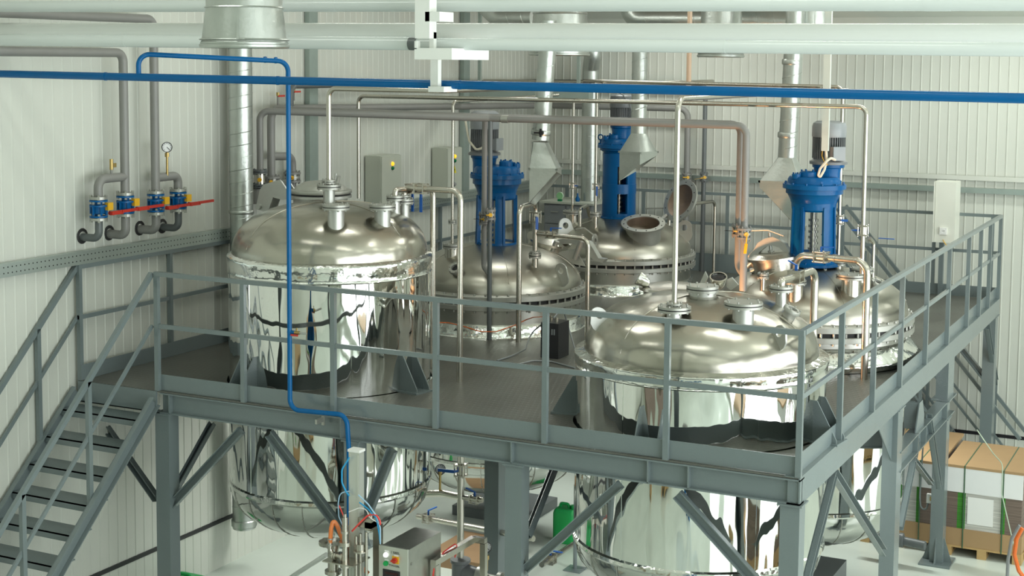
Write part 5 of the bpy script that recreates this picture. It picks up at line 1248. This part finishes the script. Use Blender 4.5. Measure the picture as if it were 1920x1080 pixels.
# inlet elbow with clamp and transparent orange tube
e0 = Y(619, 1018, fy-.12)
obj('inlet_elbow', MB().tube([e0+Vector((.0, 0, .02)), e0-Vector((0, 0, .09)), Vector((hx.x, fy-.12, e0.z-.10))], .018, 14, .05).cyl(e0+Vector((.03, 0, -.1)), e0+Vector((.045, 0, -.1)), .034, 18).cyl(e0+Vector((.05, 0, -.10)), e0+Vector((.062, 0, -.10)), .034, 18).cyl(e0+Vector((.11, 0, -.10)), e0+Vector((.13, 0, -.10)), .034, 18), STEEL, fm)
obj_split('clamp_ring', MB().cyl(e0+Vector((0, 0, -.02)), e0+Vector((0, 0, -.01)), .023, 16).cyl(e0+Vector((.0, 0, .03)), e0+Vector((0, 0, .04)), .023, 16), FLG, fm)
hose_m = mat('orange_transparent_tube', (.75, .22, .06), .25)
t = obj('orange_hose', MB().tube([e0+Vector((0, 0, .0)), e0+Vector((.01, 0, .12)), Y(625, 975, fy-.1), Y(632, 985, fy-.08), Y(645, 1020, fy-.04), Y(663, 1050, fy+.12), Y(690, 1075, fy+.2)], .018, 12, .06), hose_m); tag(t, 'short orange hose arching over the elbow of the filling machine', 'hose')
bx_ = Y(612, 1060, fy); t = thing('stand_pipe', 'thick steel stand pipe left of the filling machine', 'pipe', (bx_.x, fy+.1, 0))
obj('tube', MB().cyl((bx_.x, fy+.1, 0), (bx_.x, fy+.1, Y(612, 1022, fy+.1).z), .045, 20), STEEL, t)
obj('flange', MB().cyl((bx_.x, fy+.1, Y(612, 1024, fy+.1).z), (bx_.x, fy+.1, Y(612, 1018, fy+.1).z), .055, 20).cyl((bx_.x, fy+.1, Y(612, 1072, fy+.1).z), (bx_.x, fy+.1, Y(612, 1066, fy+.1).z), .07, 20), STEEL, t)
def hose(label, pts, r, m, name='air_hose'):
    t = obj(name, MB().tube(pts, r, 8, .07), m); tag(t, label, 'hose'); return t
H = lambda u, v, dy=0.0: Y(u, v, fy-.03+dy)
hose('blue air hose bowing left beside the aluminium column', [H(655, 858), H(641, 880), H(641, 905), H(650, 924), H(655, 930)], .007, BLUET)
hose('pale blue air hose looping at the left side of the machine', [H(655, 921), H(637, 924), H(634, 945), H(635, 968), H(645, 992)], .005, mat('light_blue_hose', (.35, .55, .72), .3))
hose('light blue air hose arching down the right side of the machine', [H(672, 928), H(690, 945), H(706, 968), H(713, 990), H(713, 1020)], .006, mat('light_blue_hose', (.35, .55, .72), .3))
hose('bright blue air hose on the right of the aluminium column', [H(674, 942), H(690, 954), H(706, 972), H(711, 1000), H(713, 1018)], .006, BLUET)
hose('red air hose curling over the right side of the machine', [H(660, 996, -.03), H(675, 980, -.02), H(690, 966), H(706, 964), H(713, 978), H(713, 984)], .007, REDH)
hose('short red air hose on the left of the machine', [H(636, 948, -.02), H(641, 960, -.02), H(645, 970, -.02)], .005, REDH)
hose('thin white hose curling at the machine bracket', [H(654, 960, -.02), H(674, 952), H(688, 955), H(692, 970), H(710, 981), H(713, 979)], .004, WPL)
# stainless control cabinet
cy = -.55
A, B_ = Y(712, 1024, cy), Y(763, 1034, cy); zc_ = A.z; yb_ = cy
# far edge depth from the right face
yb2 = 0.0
for k in range(200):
    q = Y(830, 1000, cy+.01*k)
    if abs(q.x-B_.x) < .03: yb2 = q.y; break
yb2 = cy+.55
cb = thing('control_cabinet', 'stainless steel control cabinet with lamps and switch beside the filling machine', 'control cabinet', ((A.x+B_.x)/2, cy, 0))
obj('case', MB().box(A.x, B_.x, cy+.02, yb2, zc_-.62, zc_), STEELD, cb)
dr = obj('front_panel', MB().box(A.x-.008, B_.x+.004, cy, cy+.018, zc_-.63, zc_+.008), mat('panel_steel', (.60, .62, .55), .4, .6), cb)
obj('leg', MB().box(A.x+.02, A.x+.06, cy+.04, cy+.08, 0, zc_-.62), STEEL, cb); obj('leg', MB().box(B_.x-.06, B_.x-.02, cy+.04, cy+.08, 0, zc_-.62), STEEL, cb)
obj('leg', MB().box(A.x+.02, A.x+.06, yb2-.08, yb2-.04, 0, zc_-.62), STEEL, cb); obj('leg', MB().box(B_.x-.06, B_.x-.02, yb2-.08, yb2-.04, 0, zc_-.62), STEEL, cb)
def fp(u, v): return Y(u, v, cy-.001)
for (u, v, r_, m_) in ((724, 1040, .017, WLAMP), (724, 1056, .017, GRN)):
    p = fp(u, v); obj('push_button', MB().cyl(p, p-Vector((0, .008, 0)), r_*1.25, 18).cyl(p-Vector((0, .008, 0)), p-Vector((0, .02, 0)), r_, 18), m_, dr)
p = fp(742, 1050); mp_ = obj('main_switch', MB().box(p.x-.03, p.x+.03, cy-.008, cy, p.z-.03, p.z+.03), YEL, dr)
obj('switch_knob', MB().cyl(p-Vector((0, .008, 0)), p-Vector((0, .03, 0)), .022, 16).obox(p-Vector((0, .036, 0)), (.024, 0, 0), (0, .008, 0), (0, 0, .007)), RED, mp_)
p, q = fp(718, 1066), fp(750, 1090); obj('display', MB().box(p.x, q.x, cy-.004, cy, q.z, p.z), BLK, dr)
p, q = fp(722, 1071), fp(746, 1080); obj('display_window', MB().box(p.x, q.x, cy-.006, cy-.004, q.z, p.z), DISP, dr)
def text(body, loc, size, m, parent, rot=(pi/2, 0, 0), al='CENTER'):
    cu = bpy.data.curves.new('lettering', 'FONT'); cu.body = body; cu.size = size; cu.align_x = al; cu.extrude = .0006
    tmp = bpy.data.objects.new('tmp', cu); COL.objects.link(tmp); bpy.context.view_layer.update()
    me = bpy.data.meshes.new_from_object(tmp.evaluated_get(bpy.context.evaluated_depsgraph_get())); bpy.data.objects.remove(tmp); bpy.data.curves.remove(cu)
    me.name = 'lettering'; me.materials.clear(); me.materials.append(m)
    o = bpy.data.objects.new('lettering', me); COL.objects.link(o); o.parent = parent
    o.location = Vector(loc)-ROOT[parent.name]; o.rotation_euler = rot; ROOT[o.name] = ROOT[parent.name]; return o
text('1 SIBEL', fp(741, 1039), .028, BLK, dr); text('TYPOGEK', fp(739, 1063), .022, BLK, dr)
for (u, v) in ((725, 1033), (725, 1050), (743, 1042)):
    p = fp(u, v); obj('name_plate', MB().box(p.x-.02, p.x+.02, cy-.002, cy, p.z-.006, p.z+.006), WPL, dr)
kp = X(772, 1057, B_.x+.001)
obj('lock', MB().cyl(kp, kp+Vector((.006, 0, 0)), .012, 14), FLG, cb)
# steel frame right of the cabinet, with a red hose
fq = Y(828, 1060, -.2); f0, f1_ = Y(812, 1062, -.2), Y(853, 1050, .35)
t = thing('tube_stand', 'small square tube stand right of the control cabinet with a red hose over it', 'stand', (f0.x, 0, 0))
zf = Y(812, 1056, -.2).z
obj('top_bar', MB().beam((f0.x, -.2, zf), (f0.x+.0, .5, zf), .05, .05).beam((f0.x, .5, zf), (f0.x+.12, .5, zf), .05, .05), STEEL, t)
for (x, y) in ((f0.x, -.17), (f0.x+.1, .5)): obj('leg', MB().box(x-.025, x+.025, y-.025, y+.025, 0, zf-.02), STEEL, t)
hose('red hose arching over the small steel frame', [Y(811, 1085, -.2), Y(814, 1062, -.2), Y(832, 1035, 0), Y(853, 1020, .2), Y(857, 1023, .2), Y(853, 1045, .2)], .006, REDH, 'red_hose')
# pipework under the platform behind the cabinet
vx = Z(865, 1046, .02); vx = Vector((2.45, 1.75, 0)); v_ = Y(863, 900, 1.9)
vx = Vector((Y(864, 900, 1.9).x, 1.9, 0))
def zz_(v): return zat(vx.x, vx.y, v)
t = thing('process_pipe', 'upright steel pipe under the platform with blue lever valve and side arms', 'pipe', (vx.x, vx.y, zz_(1045)))
obj('tube', MB().cyl((vx.x, vx.y, zz_(1045)), (vx.x, vx.y, ZD-.22), .034, 20), STEEL, t)
ball_valve(t, (vx.x, vx.y, zz_(881)), .034, hd=(-1, -.1, 0), hl=.17, ha=(-.3, -.9, 0))
obj('side_arm', MB().tube([Y(795, 926, 2.1), Y(830, 925, 2.0), (vx.x, vx.y, zz_(932))], .036, 16).tube([(vx.x, vx.y, zz_(932)), Y(905, 938, 1.9)], .026, 16), STEEL, t)
ball_valve(t, Y(890, 936, 1.9), .026, (1, 0, -.05), (-1, 0, .3), .1, ha=(0, 0, 1))
gp = Y(825, 924, 2.0); gauge('pressure_gauge', 'small round gauge on the pipe under the platform, beside the blue lever', gp, gp+Vector((0, 0, .2)), Y(826, 880, 2.0), .05, (.5, -.85, .1))
t = thing('pump', 'dark grey pump body under the upright steel pipe', 'pump', (vx.x, vx.y, 0))
pz = zz_(1048)
obj('pump_body', MB().lathe([(.06, pz-.4), (.085, pz-.3), (.085, pz-.04), (.10, pz-.03), (.10, pz)], (vx.x, vx.y, 0), n=28).cyl((vx.x+.05, vx.y, pz-.12), (vx.x+.2, vx.y, pz-.14), .08, 24), MOTOR, t)
obj('discharge_flange', MB().cyl((vx.x+.2, vx.y, pz-.14), (vx.x+.24, vx.y, pz-.14), .1, 24).cyl((vx.x+.24, vx.y, pz-.14), (vx.x+.42, vx.y, pz-.15), .045, 20).cyl((vx.x+.42, vx.y, pz-.15), (vx.x+.46, vx.y, pz-.15), .09, 24).cyl((vx.x+.5, vx.y, pz-.15), (vx.x+.53, vx.y, pz-.15), .09, 24), FLG, t)
obj('pump_foot', MB().box(vx.x-.15, vx.x+.3, vx.y-.15, vx.y+.15, 0, .04).box(vx.x-.05, vx.x+.05, vx.y-.05, vx.y+.05, .04, pz-.38), PVCG, t)
gp = Y(913, 1060, 1.9); gauge('pressure_gauge', 'round black gauge on the pump outlet at the bottom of the picture', gp-Vector((0, 0, .05)), gp+Vector((0, 0, .08)), Y(912, 1026, 1.9), .05, (.5, -.85, .1))
a, b = Y(783, 968, 3.0), Y(947, 1000, 2.6)
t = thing('process_pipe', 'low steel pipe with clamps running between the first and second columns', 'pipe', a); obj('tube', MB().tube([a, b, b+(b-a)*.3], .03, 16), STEEL, t)
ball_valve(t, a.lerp(b, .13), .032, b-a, (1, .5, .5), .1, ha=(0, 0, 1))
a, b = Y(560, 1073, .6), Y(612, 1040, .2)
t = thing('glass_tube', 'pale transparent looking tube lying at the lower left of the machine', 'pipe', a); obj('tube', MB().tube([Y(520, 1100, .9), a, b], .022, 14), PVCW, t)
# green canisters behind the third column
def canister(label, x, y, w, d, h, group=None):
    t = thing('green_canister', label, 'canister', (x, y, 0), group)
    mb = MB(); n = 28; prof = [(0, .92), (.02, 1), (h*.82, 1), (h*.9, .94), (h*.95, .8)]; vs = []; fs = []
    for z, k in prof:
        for i in range(n):
            a = 2*pi*i/n; c_, s_ = cos(a), sin(a); e = .35
            vs.append((x+w/2*k*math.copysign(abs(c_)**e, c_), y+d/2*k*math.copysign(abs(s_)**e, s_), z))
    for j in range(len(prof)-1):
        for i in range(n): i2 = (i+1) % n; fs.append((j*n+i, j*n+i2, (j+1)*n+i2, (j+1)*n+i))
    fs.append(tuple(reversed(range(n)))); fs.append(tuple((len(prof)-1)*n+i for i in range(n)))
    mb.add(vs, fs); obj('body', mb, GRN, t)
    obj('carry_handle', MB().tube([(x-w*.3, y, h*.93), (x-w*.28, y, h*1.05), (x+w*.1, y, h*1.05), (x+w*.12, y, h*.93)], .018, 8, .03), GRN, t)
    obj('cap', MB().cyl((x+w*.32, y, h*.92), (x+w*.32, y, h*1.04), .035, 16), GRN, t); return t
canister('bright green plastic canister on the floor behind the third platform column', 2.0, 4.75, .27, .24, .42)
# lower left corner: top of a green canister before the first column
g = Y(349, 1078, 1.2); canister('green canister top peeking in at the bottom edge by the first column', g.x, 1.2, .42, .3, g.z/1.03)
# support stand of a pipe, pipe with blue lever behind third column
s = Z(1078, 1068, 0)
t = thing('pipe_stand', 'thin grey stand post with square foot beside the front right tank', 'stand', s)
obj('post', MB().cyl(s, s+Vector((0, 0, .95)), .022, 12), GREY, t); obj('foot', MB().box(s.x-.1, s.x+.1, s.y-.1, s.y+.1, 0, .012), GREY, t)
a, b = Y(1026, 1052, 3.4), Y(1075, 1020, 4.2)
t = thing('process_pipe', 'short steel pipe with blue lever between the third column and the canister', 'pipe', a); obj('tube', MB().tube([a-(b-a)*.2, b], .03, 14), STEEL, t)
ball_valve(t, a.lerp(b, .12), .034, b-a, (1, 0, 0), .14, ha=(0, 0, 1))
# cardboard sheet on the floor, concrete plinths
a = Z(905, 1040, 0)
t = obj('cardboard_sheet', MB().box(.95, 1.75, 3.3, 4.2, 0.0, .12), RUST); tag(t, 'brown flattened cardboard lying on the floor under the middle tank', 'cardboard')
t = obj('plinth', MB().box(.35, 1.35, 5.0, 5.9, 0, .12).box(.75, 1.05, 5.2, 5.5, .12, .3), PVCG); tag(t, 'low dark plinth on the floor under the middle tank', 'plinth')
t = obj('plinth', MB().box(4.5, 5.2, 4.2, 5.0, 0, .22).box(4.75, 4.95, 4.5, 4.7, .22, .34), PVCG); tag(t, 'dark plinth under the bottom outlet of the right tank', 'plinth')
# ------------------------------------------------------------------ pallets of cartons at the right
def pallet(label, x0, x1, y0, y1, ztop, open_=False, group='strapped pallets of cartons', paper=True):
    t = thing('carton_pallet', label, 'pallet of cartons', (x0, y0, 0), group)
    w = MB()
    for i in range(6): k = y0+(y1-y0-.1)*i/5; w.box(x0, x1, k, k+.1, .10, .122)
    for i in range(3): k = x0+(x1-x0-.1)*i/2; w.box(k, k+.1, y0, y1, .08, .10); w.box(k, k+.1, y0, y1, 0, .02)
    for i in range(3):
        for j in range(3): w.box(x0+(x1-x0-.1)*i/2, x0+(x1-x0-.1)*i/2+.1, y0+(y1-y0-.14)*j/2, y0+(y1-y0-.14)*j/2+.14, .02, .08)
    obj('wooden_pallet', w, WOOD, t)
    obj('carton_stack', MB().box(x0+.02, x1-.02, y0+.02, y1-.02, .122, ztop-.04), STACK, t)
    obj('base_wrap', MB().box(x0+.005, x1-.005, y0+.005, y1-.005, .123, .32), CARD, t)
    obj('top_sheet', MB().box(x0, x1, y0, y1, ztop-.03, ztop), CARD, t)
    obj('white_wrap', MB().box(x0+.004, x1-.012, y0+.004, y0+.018, ztop-.31, ztop-.03).box(x0+.004, x0+.018, y0, y1, ztop-.31, ztop-.03), PAPER, t)
    if paper: obj('paper_sheet', MB().box(x0+.26, x0+.54, y0+.008, y0+.0165, ztop-.66, ztop-.35), WPL, t)
    for k in (x0+.22, x1-.22):
        obj('strap', MB().box(k-.006, k+.006, y0-.002, y1+.002, .1, ztop+.002).box(k-.006, k+.006, y0-.004, y0, .1, ztop), STRAP, t)
    return t
qz = Z(1817, 1060, 0)
zt_p = zat(6.1, 6.1, 868)
PYO = 6.35
pc_ = Y(1772, 869, PYO)
pallet('strapped pallet of flat cartons with white paper, right edge of the picture', pc_.x, pc_.x+.86, PYO, PYO+1.15, pc_.z)
pallet('strapped pallet of flat cartons half hidden behind the platform columns', pc_.x-.93, pc_.x-.05, PYO, PYO+1.5, pc_.z, paper=False)
hose('pale green strap hanging loose across the right pallet', [Y(1832, 806, 6.9), Y(1862, 850, 6.3), Y(1880, 870, 6.05), Y(1878, 925, 6.05), Y(1892, 985, 6.0), Y(1905, 1040, 5.9)], .006, mat('pale_green_strap', (.45, .55, .42), .4), 'loose_strap')
hose('orange hose hanging at the lower right corner', [Y(1917, 990, 5.6), Y(1906, 1010, 5.6), Y(1902, 1040, 5.6), Y(1910, 1070, 5.6), Y(1925, 1090, 5.6)], .022, ORG, 'orange_hose')
hose('grey hose hanging beside the orange one at the lower right corner', [Y(1912, 985, 5.7), Y(1897, 1010, 5.7), Y(1890, 1050, 5.7), Y(1888, 1095, 5.7)], .018, MOTORL, 'grey_hose')
p = X(1746, 934, 5.90); p = Y(1746, 934, 6.08)
t = thing('column_socket', 'small white box with a looped cable on the column before the pallets', 'electrical box', p)
obj('box_body', MB().box(p.x-.045, p.x+.045, p.y-.04, p.y+.01, p.z-.05, p.z+.05), WPL, t); obj('label_mark', MB().box(p.x-.008, p.x+.012, p.y-.042, p.y-.04, p.z-.02, p.z+.03), BRASS, t)
obj('cable', MB().tube([p+Vector((-.03, -.02, -.04)), p+Vector((-.04, -.02, -.12)), p+Vector((-.08, -.02, -.14)), p+Vector((-.11, -.02, -.10)), p+Vector((-.12, -.02, .0)), p+Vector((-.10, -.01, .9))], .009, 8, .05), GREY, t)
q = Z(1720, 1040, .1); q = Vector((5.5, 5.75, .28))
t = thing('floor_valve', 'dark floor valve with blue lever in front of the left pallet', 'valve', (q.x, q.y, 0))
obj('pipe_body', MB().cyl(q+Vector((-.35, .1, 0)), q+Vector((.38, 0, -.02)), .05, 18).cyl(q+Vector((-.05, 0.01, 0)), q+Vector((.0, .01, 0)), .08, 18).cyl(q+Vector((.1, 0.01, 0)), q+Vector((.14, .01, 0)), .08, 18).box(q.x-.04, q.x+.04, q.y-.04, q.y+.04, 0, q.z), PVCG, t)
obj('handle', MB().beam(q+Vector((.02, 0, .05)), q+Vector((.06, 0, .2)), .02, .03), BLUEH, t)
# pallets and drums added out of the picture to reflect in the mirror cladding
for i, (x, y) in enumerate(((.6, -7.5), (3.2, -8.6))):
    pallet(('added strapped pallet of cartons on the open floor before the stairs', 'added strapped pallet of cartons on the open floor before the left tank')[i], x, x+1.1, y, y+1.1, 1.5)
for i, (x, y, h_) in enumerate(((9.6, -3.4, 1.7), (9.4, -1.4, 1.2), (9.9, .9, 1.9), (11.6, 3.4, 1.6))):
    pallet('added strapped pallet of cartons on the open floor right of the platform, ' + ('the nearest', 'the lowest', 'the tallest', 'the farthest')[i], x, x+1.1, y, y+1.2, h_)
for i, (x, y) in enumerate(((6.2, -6.3), (6.9, -6.1), (11.2, -3.2), (11.8, -3.9))):
    t = thing('unseen_blue_drum', 'added blue plastic drum out of view on the open hall floor', 'drum', (x, y, 0), 'added blue drums on the hall floor')
    obj('body', MB().lathe([(.27, 0), (.29, .03), (.29, .3), (.30, .32), (.29, .34), (.29, .6), (.30, .62), (.29, .64), (.29, .86), (.26, .9)], (x, y, 0), n=32), BLUEM, t)
    obj('lid', MB().lathe([(.27, .9), (.27, .93), (.2, .94)], (x, y, 0), n=32), BLK, t)

# added warm lamp hidden between the two right tanks for orange light on pipes
wl_ = Vector((4.05, 3.05, 2.72))
t = thing('warm_fill_lamp', 'added small warm lamp on the deck hidden between the right tanks', 'lamp', (wl_.x, wl_.y, ZD))
obj('lamp_base', MB().cyl((wl_.x, wl_.y, ZD), (wl_.x, wl_.y, ZD+.02), .10, 20).cyl((wl_.x, wl_.y, ZD+.02), (wl_.x, wl_.y, ZD+.14), .012, 10), BLK, t)
obj('lamp_head', MB().lathe([(.03, -.10), (.09, -.02), (.095, -.015)], wl_, (.45, .35, .8), 24, cap=False), BLK, t)
wa = area('warm_fill_light', wl_, (0, 0, 0), .15, .15, 48, (1.0, .48, .22))
wa.rotation_mode = 'QUATERNION'; wa.rotation_quaternion = Vector((.30, .25, .9)).to_track_quat('-Z', 'Y')
